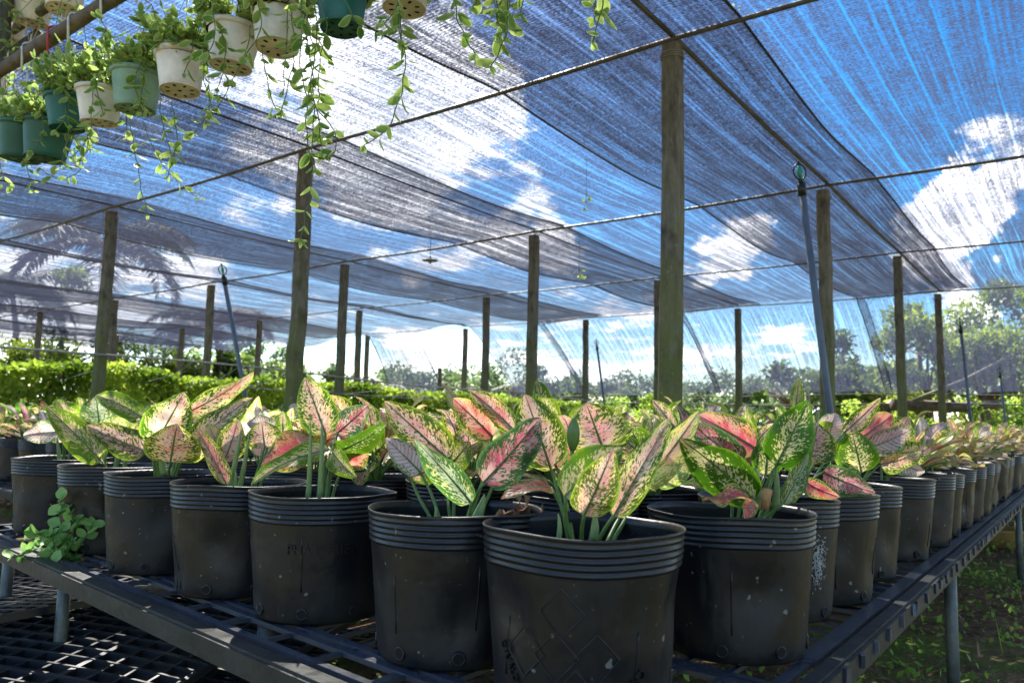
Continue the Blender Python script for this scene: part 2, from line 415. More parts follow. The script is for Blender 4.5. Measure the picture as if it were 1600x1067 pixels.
ordw = ['first', 'second', 'third', 'fourth', 'fifth', 'sixth', 'seventh', 'eighth', 'ninth', 'tenth', 'eleventh', 'twelfth', 'thirteenth', 'fourteenth', 'fifteenth', 'sixteenth', 'seventeenth', 'eighteenth', 'nineteenth', 'twentieth']
tieb = MB()
for q in range(3): tieb.tube([(.058*math.cos(a)*1.05, .058*math.sin(a)*1.05, -.03-.012*q) for a in [2*PI*i/12 for i in range(13)]], .003, 4, cap=False)
tieb.tube([(.05, .02, -.02), (.06, .05, .02), (.03, .03, .045)], .0025, 4)
tie_me = tieb.mesh('wire_tie', M_WIRE)
plab = {(0, 0): 'thick mossy square post nearest the camera, rising in mid picture', (0, 1): 'mossy square post in front of the creeper hedge, behind the upright pink leaf',
        (0, 2): 'dark leaning post at the far left with the pale wire tied round it', (1, 0): 'weathered post with dark bands beside the leaning blue sprinkler pipe',
        (1, 1): 'mid distance square post left of the big centre post', (1, 2): 'post just right of the hanging vine strands, before the hedge',
        (2, 0): 'brown post on the right in front of the tree', (2, 1): 'slim post directly left of the thick centre post',
        (2, 2): 'slim far post left of the mid distance post, hedge at its foot', (3, 0): 'farthest right post in front of the leafy tree',
        (3, 1): 'thin far post under the net edge between centre post and blue pipe', (3, 2): 'thin far post just right of the mid distance post', (3, 3): 'thin far post right of the torn hanging net',
        (1, 3): 'post beside the second sprinkler pipe, behind the hedge', (2, 3): 'thin post right of the clear sky gap, behind the hedge', (3, 4): 'far thin post with the torn net hanging off its top'}
for i in range(0, 4):
    for j in range(-1, 8):
        base = G(i*BAY, j*BAY, 0); pr = proj(base+Vector((0, 0, 1.5)))
        if pr[2] < .5 or not (-60 < pr[0] < 1660): continue
        me = PM[(i+j) % 4]
        root = empty('support_post', base+Vector((rnd.uniform(-.02, .02), rnd.uniform(-.02, .02), 0)), GROT+rnd.uniform(-.1, .1))
        root.rotation_euler[0] = rnd.uniform(-.006, .006)
        link('shaft', me, root); tie = link('wire_tie', tie_me, root, (0, 0, ZR-.05))
        tag(root, plab.get((i, j), 'dim post of the %s cross row, %s post behind the hedge, under dark netting' % (ordw[i], ordw[max(j-3, 0)])), 'post', 'posts holding up the shade net')
# a few poles beyond the netting
for (u, v1, h, lab) in ((1440, 640, 1.95, 'thin bare pole standing outside the net left of the tree'), (1097+6, 632, .40, 'short dark stump post right of the centre post, before the bushes'),
                     (688, 590, .95, 'dead broken trunk standing alone outside the torn net'), (1262, 612, .62, 'short stump post in the bushes between the blue pipe and the thin far post'), (1470, 625, .5, 'squat wooden post beside the farthest right post')):
    dep = 15.5; pb = PX(u, v1, dep); r_ = .055 if h < 2.1 else .04
    b = MB(); b.tube([(0, 0, -.02), (.01, 0, h*.35+.4), (-.02, .01, h+CZ+.12)], .07, 8, r2=.05)
    if u == 688:
        b.tube([(0, 0, h+.3), (.12, 0, h+.55), (.26, 0, h+.5)], .03, 6, r2=.015)
    o = b.build('wooden_pole', M_POST, loc=(pb.x, pb.y, 0)); tag(o, lab, 'pole')

# ---------------------------------------------------------------- beams and wires
zb = ZR+.012
for i in range(0, 4):
    b = MB(); pts = []
    for k in range(-14, 8*8+1):
        t = k*BAY/8; sag = -.018*math.sin(PI*((k/8) % 1))
        pts.append(G(i*BAY, t, zb+sag))
    b.tube(pts, .013 if i < 2 else .011, 8)
    o = b.build('cross_pipe', M_PIPE); tag(o, ['nearest grey roof pipe crossing the top of the big centre post', 'second roof pipe, crossing behind the sprinkler head', 'third roof pipe, thin, crossing to the right in the middle distance', 'farthest roof pipe, along the outer edge of the net roof'][i], 'pipe', 'roof pipes running across the rows')
for j in range(0, 8):
    b = MB(); pts = []
    for k in range(-8, 25):
        s = k*BAY/8; sag = -.015*math.sin(PI*((k/8) % 1))
        pts.append(G(s, j*BAY, zb+.024+sag))
    b.tube(pts, .014 if j == 0 else .009, 8)
    o = b.build('long_pipe', M_PIPE if j == 0 else M_ROPE)
    tag(o, ['long grey roof pipe over the right hand line of posts', 'long roof wire over the line of posts left of the centre post', 'long roof wire over the post row before the hedge', 'long roof wire over the first post row behind the hedge',
            'long roof wire over the second post row behind the hedge', 'long roof wire over the third post row behind the hedge', 'long roof wire over the fourth post row behind the hedge', 'last long roof wire at the far left edge of the roof'][j], 'wire', 'roof wires running along the rows')

# ---------------------------------------------------------------- the shade nets
def roof_z(s, t, k):
    a = abs(math.sin(PI*s/BAY)); c = abs(math.sin(PI*t/BAY))
    z = ZR+.045 - .050*c*(.45+.55*a) - .015*a
    z -= .018*(k % 2)
    z += .018*mnoise.noise(Vector((s*.9, t*.9, k*3.1)))
    return z+.012
SE = 3*BAY
def net_strip(k, t0, t1, s0, end, curtain):
    b = MB(); nu = 30; sA = []
    s = s0
    while s < end-1e-6: sA.append(('r', s)); s += .185
    sA.append(('r', end))
    cz = []
    if curtain:
        for q in range(1, 15):
            cz.append(('c', q/14))
    rows = sA+cz; vs = []; uvs = []; run = 0
    for (ty, a) in rows:
        for iu in range(nu+1):
            t = t0+(t1-t0)*iu/nu
            if ty == 'r':
                edge = min(iu, nu-iu)/nu; sg = .03*math.exp(-edge*14)*abs(math.sin(PI*a/BAY))
                te = t + (.06*math.sin(PI*a/BAY*1.0+k)*math.exp(-edge*9)*(1 if iu < nu/2 else -1))*.22
                zz_ = roof_z(a, t, k) - sg
                if k >= 3 and a > 2*BAY:      # the far left bays hang slack
                    zz_ -= .25*((a-2*BAY)/BAY)**2*(.5+.5*math.sin(t*1.9))
                vs.append(G(a, te, zz_)); uvs.append((t+k*7.7, a))
            else:
                ss = end + 1.72*a**.97; zc = roof_z(end, t, k) + (CZ+.62-ZR)*a**1.18
                zc += .03*math.sin(t*5+k)*a*(1-a)*2 + .05*mnoise.noise(Vector((ss, t*1.3, k)))
                tc = t0+.47*BAY+(t-t0)*(t1-t0-.47*BAY)/(t1-t0)
                vs.append(G(ss+.0, tc-.06*a, zc)); uvs.append((t+k*7.7, end+a*2.4))
    n1_ = nu+1
    b.add(vs, [(j*n1_+i, j*n1_+i+1, (j+1)*n1_+i+1, (j+1)*n1_+i) for j in range(len(rows)-1) for i in range(nu)], 0, uvs)
    root = empty('shade_net', G(0, (t0+t1)/2, ZR))
    inv = Vector(root.location)
    b.v = [tuple(Vector(x)-inv) for x in b.v]
    b.build('netting', M_NET, root)
    for side in (0, nu):
        h = MB(); h.tube([Vector(b.v[j*n1_+side])+Vector((0, 0, -.004)) for j in range(len(rows))], .0075, 5); h.build('hem', M_ROPE, root)
    return root
nl = ['net strip at the right, mostly clear blue sky through it', 'net strip overhead crossing the centre post, its hem running down to the right',
      'net strip over the middle benches with bright cloud behind', 'net strip above the line of posts before the hedge', 'slack dark net strip above the hedge',
      'sagging net strip beyond the hedge, palms showing through', 'dim net strip second beyond the hedge', 'dim net strip third beyond the hedge', 'farthest left net strip']
for n_, k in enumerate(range(-2, 7)):
    cur = k <= 2
    r_ = net_strip(k, (k-.12)*BAY, (k+1.38)*BAY if k != 2 else 3.0*BAY, -3.3, SE if k < 3 or k > 3 else SE*.97, cur)  # unseen near ends cut short so open sky fills the pot fronts
    tag(r_, nl[n_], 'shade net', 'strips of shade net')
# torn piece off the far post
b = MB(); pa = G(SE, 4*BAY, ZR-.02); n = 10; vs = []; uvs = []
for i in range(n+1):
    for j in range(n+1):
        a, c = i/n, j/n
        top = pa + (G(SE*.98, 3.35*BAY, ZR-.42)-pa)*c
        bot = G(SE+.6, (3.93-.42*c)*BAY, CZ+.45)
        q = top.lerp(bot, a); q += D*(.3*math.sin(PI*a)*(.4+c))+Vector((0, 0, -.18*math.sin(PI*a)*c))
        vs.append(q); uvs.append((c*2+40, a*2))
b.add(vs, [(i*(n+1)+j, i*(n+1)+j+1, (i+1)*(n+1)+j+1, (i+1)*(n+1)+j) for i in range(n) for j in range(n)], 0, uvs)
root = empty('shade_net', pa); b.v = [tuple(Vector(x)-pa) for x in b.v]; b.build('netting', M_NET, root)
for cidx in (0, n):
    h = MB(); h.tube([b.v[i*(n+1)+cidx] for i in range(n+1)], .012, 5); h.build('hem', M_ROPE, root)
tag(root, 'torn loose piece of grey net hanging slanted from a far thin post', 'shade net')
# wires at chest height
def wire(pts, r, lab, m=M_WIRE, cat='wire', grp=None):
    b = MB(); b.tube(pts, r, 6); o = b.build('wire', m); tag(o, lab, cat, grp)
tt = 2*BAY-.065
wire([G(s, tt, CZ+.60-.012*(s+3)+.02*math.sin(s*1.1)) for s in [-3+.4*i for i in range(31)]], .011, 'pale hose stretched from post to post above the hedge at the left')
wire([G(s, tt+.02, CZ+.34-.006*s) for s in [1.5+.5*i for i in range(16)]], .006, 'thin wire strung low between the far posts above the hedge')
zc0 = CZ+.62
for q, lab in ((0, 'tight wire holding the bottom hem of the hanging net'), (1, 'lower slack wire beneath the bottom hem of the hanging net')):
    wire([G(SE+1.74, t, zc0-.012-.16*q+.02*math.sin(t*1.3+q)) for t in [-4+.5*i for i in range(30)]], .01, lab, M_ROPE)
# long thin ties that hang from the hose to the hedge
for q in range(9):
    s = .2+q*.62+rnd.uniform(-.1, .1); z0 = CZ+.60-.012*(s+3)
    wire([G(s, tt, z0), G(s+.03, tt+.4, z0-.12), G(s+.05, tt+1.2, CZ+.35)], .004, 'thin pale string slanting from the hose down to the hedge top', M_WIRE, 'string', 'strings tied between hose and hedge')

# ================================================================ FOLIAGE
def leafquad(b, c, d, n, L, Wd, uvx):
    """a small pointed leaf of four faces folded along the middle"""
    d = d.normalized(); sd = d.cross(n)
    if sd.length < 1e-3: sd = Vector((1, 0, 0))
    sd.normalize(); nn = sd.cross(d)
    m = c+d*L*.45
    vs = [c, m-sd*Wd/2+nn*Wd*.12, m, m+sd*Wd/2+nn*Wd*.12, c+d*L]
    b.add(vs, [(0, 2, 1), (0, 3, 2), (1, 2, 4), (2, 3, 4)], 0, [(uvx, 0), (uvx, 1), (uvx, 0), (uvx, 1), (uvx, .8)])
def rv(r=rnd):
    while True:
        v = Vector((r.uniform(-1, 1), r.uniform(-1, 1), r.uniform(-1, 1)))
        if .05 < v.length < 1: return v.normalized()

# creeper hedge: a wall of vines hanging in curtains
hb = MB(); rh = random.Random(3)
HT = 7.3
s = -4.2
stem = MB()
def hedge_top(s): return CZ+.50+.11*mnoise.noise(Vector((s*.8, 0, 0)))+.07*mnoise.noise(Vector((s*3, 4, 0)))-.006*s
n_h = 52000
for q in range(n_h):
    s = rh.uniform(-3.5, 10.6)
    top = hedge_top(s)
    depthf = rh.random()
    if q % 3 == 0:   # top mat
        z = top - abs(rh.gauss(0, .07)); t = HT-.10+rh.uniform(-.32, .30)
        dn = Vector((rh.uniform(-1, 1), rh.uniform(-1, 1), rh.uniform(-.2, .9)))
    else:            # hanging strands: only where the strand noise is high
        a = mnoise.noise(Vector((s*4.3, 7, 0)))*.6+mnoise.noise(Vector((s*12, 17, 0)))*.5
        if a < rh.uniform(-.75, -.02): continue
        low = top-.45-1.0*max(0, .5+a+.3*mnoise.noise(Vector((s*7, 3, 0))))
        z = rh.uniform(max(low, .1), top); t = HT-.28+rh.uniform(-.07, .09)+.06*a
        dn = Vector((rh.uniform(-1, 1), rh.uniform(-1, 1), rh.uniform(-1.4, .1)))
    L = rh.uniform(.035, .085)
    leafquad(hb, G(s, t, z), dn, rv(rh), L, L*.75, min(1, max(0, .45+1.0*mnoise.noise(Vector((s*2.2, z*3.5, 1)))+rh.uniform(-.3, .3))))
root = empty('creeper_hedge', G(3, HT, 0))
off = Vector(root.location); hb.v = [tuple(Vector(x)-off) for x in hb.v]; hb.build('foliage', M_HEDGE, root)
for q in range(120):
    s = -3.4+q*.117+rh.uniform(-.04, .04)
    if rh.random() < .25: continue
    top = hedge_top(s)
    stem.tube([G(s, HT-.2, top-.03)-off, G(s+rh.uniform(-.04, .04), HT-.22, top*.5)-off, G(s+rh.uniform(-.05, .05), HT-.2, .0)-off], rh.uniform(.005, .014), 5)
stem.tube([G(-3.5, HT-.1, hedge_top(0)-.05)-off, G(10.6, HT-.1, hedge_top(8)-.05)-off], .02, 6)
stem.build('stems', M_BARK, root)
tag(root, 'long low wall of green creeper hanging in curtains from a rail behind the benches', 'hedge')

def crown_pts(rg, n, rad, squash=.8, nclump=14, spread=.62):
    cl = [Vector((rg.gauss(0, spread), rg.gauss(0, spread), rg.gauss(0, spread*squash)))*rad for _ in range(nclump)]
    outp = []
    for q in range(n):
        ci = rg.randrange(nclump); c = cl[ci]
        rr = rad*(.24+.16*((ci*37) % 10)/10)
        v = rv(rg)*rr*(rg.random()**.45); v.z *= .75
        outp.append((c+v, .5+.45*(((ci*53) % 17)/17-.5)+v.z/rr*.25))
    return outp
def tree(name, loc, h, rad, n, leaf, m, lab, cat='tree', group=None, seed=1, squash=.8, nclump=14, trunk=True, tr_r=.12):
    rg = random.Random(seed); root = empty(name, loc)
    b = MB()
    for (c, sh) in crown_pts(rg, n, rad, squash, nclump):
        L = leaf*rg.uniform(.6, 1.25)
        z = c.z+h
        if z < .03: z = rg.uniform(.05, .5)
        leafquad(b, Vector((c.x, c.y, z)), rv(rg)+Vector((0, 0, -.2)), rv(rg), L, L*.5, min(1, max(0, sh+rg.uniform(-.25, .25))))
    b.build('crown', m, root)
    if trunk:
        t = MB(); t.tube([(0, 0, -.05), (.03*h, 0, h*.4), (.01*h, .02*h, h*.85), (0, 0, h+rad*.3)], tr_r, 8, r2=tr_r*.3)
        for q in range(7):
            a = rg.uniform(0, 2*PI); z0 = h*rg.uniform(.45, .85)
            t.tube([(.02*h, 0, z0), (math.cos(a)*rad*.35, math.sin(a)*rad*.35, z0+rad*.3), (math.cos(a)*rad*.8, math.sin(a)*rad*.8, z0+rad*rg.uniform(.3, .8))], tr_r*.45, 6, r2=tr_r*.12)
        t.build('trunk', M_BARK, root)
    tag(root, lab, cat, group); return root
def gp(u, dep): p = PX(u, 650, dep); return Vector((p.x, p.y, 0))
# the big light tree outside the net at the right
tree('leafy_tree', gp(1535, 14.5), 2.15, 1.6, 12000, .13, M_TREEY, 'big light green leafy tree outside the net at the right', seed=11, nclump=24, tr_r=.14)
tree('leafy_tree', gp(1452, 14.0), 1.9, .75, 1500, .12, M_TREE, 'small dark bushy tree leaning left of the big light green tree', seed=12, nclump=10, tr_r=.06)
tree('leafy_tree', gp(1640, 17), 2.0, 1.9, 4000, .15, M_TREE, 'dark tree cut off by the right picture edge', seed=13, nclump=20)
# fallen trunk and leaning limbs at the right
for (a, c, r_, lab) in (((1395, 632), (1610, 628), .10, 'dark fallen trunk lying across beneath the big tree'), ((1415, 632), (1600, 545), .045, 'long pale branch slanting up to the right below the big tree'), ((1470, 590), (1500, 640), .035, 'sunlit mossy limb leaning down beside the right sprinkler pipe')):
    b = MB(); b.tube([PX(*a, 12.6), PX((a[0]+c[0])/2, (a[1]+c[1])/2+6, 12.7), PX(*c, 12.9)], r_, 8, r2=r_*.7)
    o = b.build('fallen_branch', M_BARK if r_ > .06 else M_POST); tag(o, lab, 'branch')
# bushes beyond the far end
bx = [(1068, 11.8, .42), (1120, 12.6, .5), (1172, 12.2, .5), (1225, 13.5, .55), (1290, 13.0, .5), (1345, 12.4, .55), (1395, 13.2, .6), (1440, 12.2, .5), (1500, 12.6, .6), (1560, 12.2, .55), (1615, 12.4, .6)]
blab = ['bright green round bush just right of the big centre post', 'round light green bush second right of the centre post', 'round bush left of the thin far post', 'ragged green bush behind the upright leaf tip', 'bush behind the foot of the leaning blue pipe',
        'green bush right of the banded post', 'wide leafy bush between the banded post and the brown post', 'low bush at the foot of the farthest right post', 'dark leafy bush under the fallen trunk', 'bush right of the right sprinkler pipe', 'bush at the right picture edge below the branch']
for q, (u, dep, rad) in enumerate(bx):
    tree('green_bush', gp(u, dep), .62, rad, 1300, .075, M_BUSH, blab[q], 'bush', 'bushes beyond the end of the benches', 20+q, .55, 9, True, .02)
# undergrowth left of centre beyond the nets
ul = [(530, 19), (620, 18.5), (700, 18), (780, 17.5), (860, 17), (940, 16.5), (1010, 16)]
und = ['between the hedge and the torn net', 'under the torn loose net', 'around the dead broken trunk', 'left of the mid distance post', 'right of the mid distance post', 'behind the third sprinkler pipe', 'left of the big centre post']
for q, (u, dep) in enumerate(ul):
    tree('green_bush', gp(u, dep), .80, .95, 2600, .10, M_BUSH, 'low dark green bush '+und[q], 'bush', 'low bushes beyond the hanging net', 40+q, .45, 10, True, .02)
# far trees seen through the net
ft = [(600, 46, 3.0, 2.6), (670, 52, 3.0, 3.0), (735, 48, 3.0, 2.6), (800, 50, 3.4, 2.7), (872, 40, 3.4, 1.7), (1010, 44, 2.6, 2.4), (1075, 50, 2.8, 2.6), (1140, 46, 2.6, 2.6), (1200, 40, 2.8, 2.0), (1245, 34, 3.1, 1.8), (1320, 30, 2.6, 2.0), (1385, 28, 3.0, 2.0), (455, 36, 3.2, 1.9), (345+40, 22, 2.4, 1.2), (950, 56, 2.6, 2.8)]
fl = ['far grey green tree left of the torn net', 'far low tree behind the dead trunk', 'far tree right of the dead trunk', 'far tree behind the net left of the mid distance post', 'round lone far tree right of the mid distance post', 'far tree left of the centre post foot', 'far tree right of the centre post foot',
      'far low tree left of the thin far post', 'far tree right of the thin far post', 'feathery far tree left of the blue pipe', 'hazy far tree between blue pipe and brown post', 'hazy far tree left of the brown post', 'small tree in the clear sky gap left of the torn net', 'green tree behind the hedge beside the second sprinkler', 'low far trees seen between the two far posts right of the mid distance post']
for q, (u, dep, h, rad) in enumerate(ft):
    tree('distant_tree', gp(u, dep), h*.72, rad*1.15, 3000, .30, M_FAR if dep > 30 else M_TREE, fl[q], 'tree', 'trees in the distance', 60+q, .5, 12, True, .12)
# trees behind the hedge at the left, under the roof edge
for q, (u, dep, h, rad, m_) in enumerate([(-30, 19, 1.7, 1.9, M_TREEY), (70, 20, 1.8, 1.9, M_TREEY), (160, 23, 1.7, 2.0, M_TREEY), (245, 22, 1.5, 1.8, M_TREE), (330, 24, 1.6, 1.9, M_TREE), (415, 27, 1.3, 1.5, M_TREE)]):
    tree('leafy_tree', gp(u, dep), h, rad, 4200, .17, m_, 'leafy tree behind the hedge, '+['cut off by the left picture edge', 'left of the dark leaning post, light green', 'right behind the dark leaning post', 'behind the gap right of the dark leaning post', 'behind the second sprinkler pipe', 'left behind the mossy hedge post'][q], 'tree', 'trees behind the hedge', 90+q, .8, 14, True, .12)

def palm(loc, h, L, lab, seed, nf=15):
    rg = random.Random(seed); root = empty('palm_tree', loc)
    t = MB(); t.tube([(0, 0, 0), (.05*h, 0, h*.3), (.06*h, 0, h*.7), (0, 0, h)], .15, 10, r2=.09); t.build('trunk', M_BARK, root)
    for q in range(nf):
        a = 2*PI*q/nf+rg.uniform(-.2, .2); el = rg.uniform(-.1, .95); b = MB(); pts = []
        h0 = Vector((math.cos(a), math.sin(a), 0)); p = Vector((0, 0, h)); ang = el; n = 16
        for k in range(n+1):
            pts.append(p.copy()); p = p+(h0*math.cos(ang)+Vector((0, 0, math.sin(ang))))*L/n; ang -= rg.uniform(.09, .15)
        b.tube(pts, .025, 4, r2=.006)
        sd = h0.cross(Vector((0, 0, 1)))
        for k in range(2, n*3):
            f = k/(n*3); i = min(int(f*n), n-1); c = pts[i].lerp(pts[i+1], f*n-i); tl = L*.30*math.sin(PI*min(1, f*.85+.12))
            for sg in (-1, 1):
                dd = sd*sg+h0*.45+Vector((0, 0, -.55+rg.uniform(-.3, .3)))
                leafquad(b, c, dd, Vector((0, 0, 1)), tl, tl*.09+.03, rg.random())
        b.build('frond', M_PALM, root)
    tag(root, lab, 'palm tree')
palm(gp(140, 26), 6.6, 4.0, 'tall palm seen dark through the net at the left', 1)
palm(gp(0, 30), 5.6, 3.4, 'palm at the left picture edge seen dim through the net', 2)
palm(gp(325, 31), 4.6, 3.2, 'lower palm behind the second sprinkler, seen through the net', 3)
palm(gp(598, 27), 1.9, 1.7, 'short palm under the torn hanging net', 4, 12)
palm(gp(812, 30), 1.9, 1.5, 'small palm beside the mid distance post in the distance', 5, 12)
palm(gp(715, 28), 1.7, 1.4, 'small palm behind the dead broken trunk', 6, 12)

# ================================================================ BENCHES
ZT = CZ-.311; ZRIM = CZ-.121; PH = .190; PD = .24
M_STEEL = plain('bench_steel', (.040, .044, .044), .5, .45, 12, .5, .5, .15)
M_GRATE = plain('grate_plastic', (.040, .050, .072), .33, .5, 16, .6, 0, .1, (.026, .032, .044))
M_LEG = plain('bench_leg_steel', (.13, .15, .14), .5, .5, 18, .5, .4, .2)
def bench(s0, s1, t0, t1, skew, lab, near=False):
    """t0 right edge, t1 left edge; the front edge is a little out of square"""
    root = empty('plant_bench', G(s0, t0, 0)); of = Vector(root.location)
    def H(s, t, z): return G(s0+(s-s0)+skew*(t-t0), t, z)-of
    fr = MB()
    for (A, B) in (((s0, t0), (s0, t1)), ((s1, t0), (s1, t1))):
        fr.bar(H(A[0], A[1]-.02, ZT-.020), H(B[0], B[1]+.02, ZT-.020), .006, .030)
        fr.bar(H(A[0]+.014, A[1]-.02, ZT-.0035), H(B[0]+.014, B[1]+.02, ZT-.0035), .024, .005)
    for t in (t0, t1):
        fr.bar(H(s0+.006, t, ZT-.020), H(s1-.006, t, ZT-.020), .006, .030)
        sg = 1 if t == t0 else -1
        fr.bar(H(s0+.034, t+sg*.014, ZT-.0035), H(s1-.034, t+sg*.014, ZT-.0035), .020, .005)
    s = s0+1.0
    while s < s1-.5:
        fr.bar(H(s, t0+.02, ZT-.034), H(s, t1-.02, ZT-.034), .03, .03); s += 1.05
    fr.build('frame', M_STEEL, root, smooth=False)
    gr = MB()
    sN = s0+.045
    rg = random.Random(int(t0*100))
    # bars that run across, close together; wide ribs every fourth opening along
    nt = int((t1-t0-.08)/.128)
    lim = s1 if near else min(s1, s0+4)
    ts = [t0+.045+(t1-t0-.09)*i/nt for i in range(nt+1)]
    sM = sN+.50 if near else sN
    for i, t in enumerate(ts):
        gr.bar(H(sM, t, ZT-.006), H(lim-.04, t, ZT-.006), .016 if i % 3 else .024, .012)
    s = sM; i = 0
    while s < lim-.04:
        wd = .026 if i % 10 == 0 else (.010 if i % 2 else .013)
        gr.bar(H(s, t0+.036, ZT-.0065), H(s, t1-.036, ZT-.0065), wd, .007)
        s += .062 if i % 10 else .048; i += 1
    if near:
        n_ = int((t1-t0-.09)/.062)
        for i in range(n_+1):
            t = t0+.045+(t1-t0-.09)*i/n_
            gr.bar(H(sN if i % 2 == 0 else sN+.084, t, ZT-.0062), H(sM, t, ZT-.0062), .008 if i % 6 else .016, .006)
        for k, s in enumerate((sN+.002, sN+.060, sN+.084, sN+.212, sN+.340, sN+.362, sN+.49)):
            gr.bar(H(s, t0+.036, ZT-.0055), H(s, t1-.036, ZT-.0055), (.012, .014, .014, .017, .012, .012, .017)[k], .007)
    gr.build('grate', M_GRATE, root, smooth=False)
    if near:
        s = s0+.05
        while s < s0+6:
            cl = MB(); cl.box((0, 0, 0), (.006, .003, .010), Matrix.Rotation(GROT+rg.uniform(-.3, .3), 3, 'Z') @ Matrix.Rotation(rg.uniform(-.3, .3), 3, 'Y'))
            cl.build('clip', M_GRATE, root, smooth=False, loc=H(s, t0-.006, ZT-.014))
            s += rg.choice((.03, .06, .09, .11))
    s = s0+.12
    ends = []
    while s < s1:
        for t in (t0+.03, t1-.03): ends.append((s, t))
        if near and s < s0+.2: ends += [(s, t0+.78), (s, t0+1.70)]
        s += 2.3 if s > s0+.2 else .98+.65
    for (s, t) in ends:
        l = MB(); l.tube([H(s, t, ZT-.012), H(s, t, -.02)], .0155, 10); l.tube([H(s, t, .0), H(s, t, .006)], .035, 10); l.build('leg', M_LEG, root)
    tag(root, lab, 'bench'); return root
BENCH = [(-2.985, 10.0, -1.385, .80, .11), (-2.25, 10.0, 1.42, 3.6, 0.0), (-1.6, 10.0, 4.1, 6.25, 0)]
bench(*BENCH[0], 'near steel bench with black grate top carrying the large black pots', True)
bench(*BENCH[1], 'second bench, left beyond the narrow gap, carrying pots')
bench(*BENCH[2], 'third bench, farthest left, before the creeper hedge')

# ================================================================ LEAVES AND PLANTS
def prof(v): return max(0.0, (v**.44)*((1-v)**.78)/(.3607**.44*.6393**.78))
def leaf_geo(b, base, tip, N, width, bow=.12, fold=.25, wave=.05, twist=0.0, crown=None, nv=15, nu=8, ph=0.0, pr=.0030, hook=0.0):
    base = Vector(base); tip = Vector(tip); ch = tip-base; L = ch.length; T = ch.normalized()
    N = (N-T*N.dot(T)); N = N.normalized() if N.length > 1e-5 else T.orthogonal().normalized()
    p1 = (base+tip)/2+N*bow*L*2
    vs = []; uvs = []
    for i in range(nv+1):
        v = i/nv
        c = base*(1-v)**2+p1*2*v*(1-v)+tip*v*v
        tg = ((p1-base)*(1-v)+(tip-p1)*v).normalized()
        S = tg.cross(N).normalized(); n_ = S.cross(tg)
        if hook: c = c-n_*hook*L*max(0, v-.7)**2*4
        if twist:
            q = Matrix.Rotation(twist*(v-.3), 3, tg); S = q @ S; n_ = q @ n_
        hw = width/2*prof(v)
        for k in range(nu+1):
            x = -1+2*k/nu; ax = abs(x)
            fo = fold*hw*ax - fold*.45*hw*ax*ax
            wv = wave*width*(ax**2)*math.sin(v*9+ph+(1.7 if x < 0 else 0))*min(1, hw/(width*.3)+.05)
            vs.append(c+S*(x*hw*math.cos(fold*.6*ax))+n_*(fo+wv)); uvs.append((k/nu, v))
    m_ = nu+1
    b.add(vs, [(i*m_+k, i*m_+k+1, (i+1)*m_+k+1, (i+1)*m_+k) for i in range(nv) for k in range(nu)], 0, uvs)
    # raised midrib underneath
    rib = []
    for i in range(nv):
        v = i/nv; c = base*(1-v)**2+p1*2*v*(1-v)+tip*v*v
        rib.append(c-N*.0006)
    if nv > 8: b.tube(rib, lambda f: .0022*(1-f*.85), 5, 1, False)
    if crown is not None:
        crown = Vector(crown); d0 = ((p1-base).normalized())
        mid = crown.lerp(base, .5)+Vector((0, 0, .012))-d0*.012
        b.tube(bez(crown, mid, base+d0*.002, 6), pr*1.25, 7, 1, True, pr*.8)
def shoot_geo(b, a, c, r, bend=.01, bulge=1.0):
    a = Vector(a); c = Vector(c); mid = (a+c)/2+Vector((bend, 0, 0))
    b.tube(bez(a, mid, c, 8), lambda f: r*((1-f)**.55)*(1+.1*math.sin(f*3))*bulge+.0004, 8, 0)

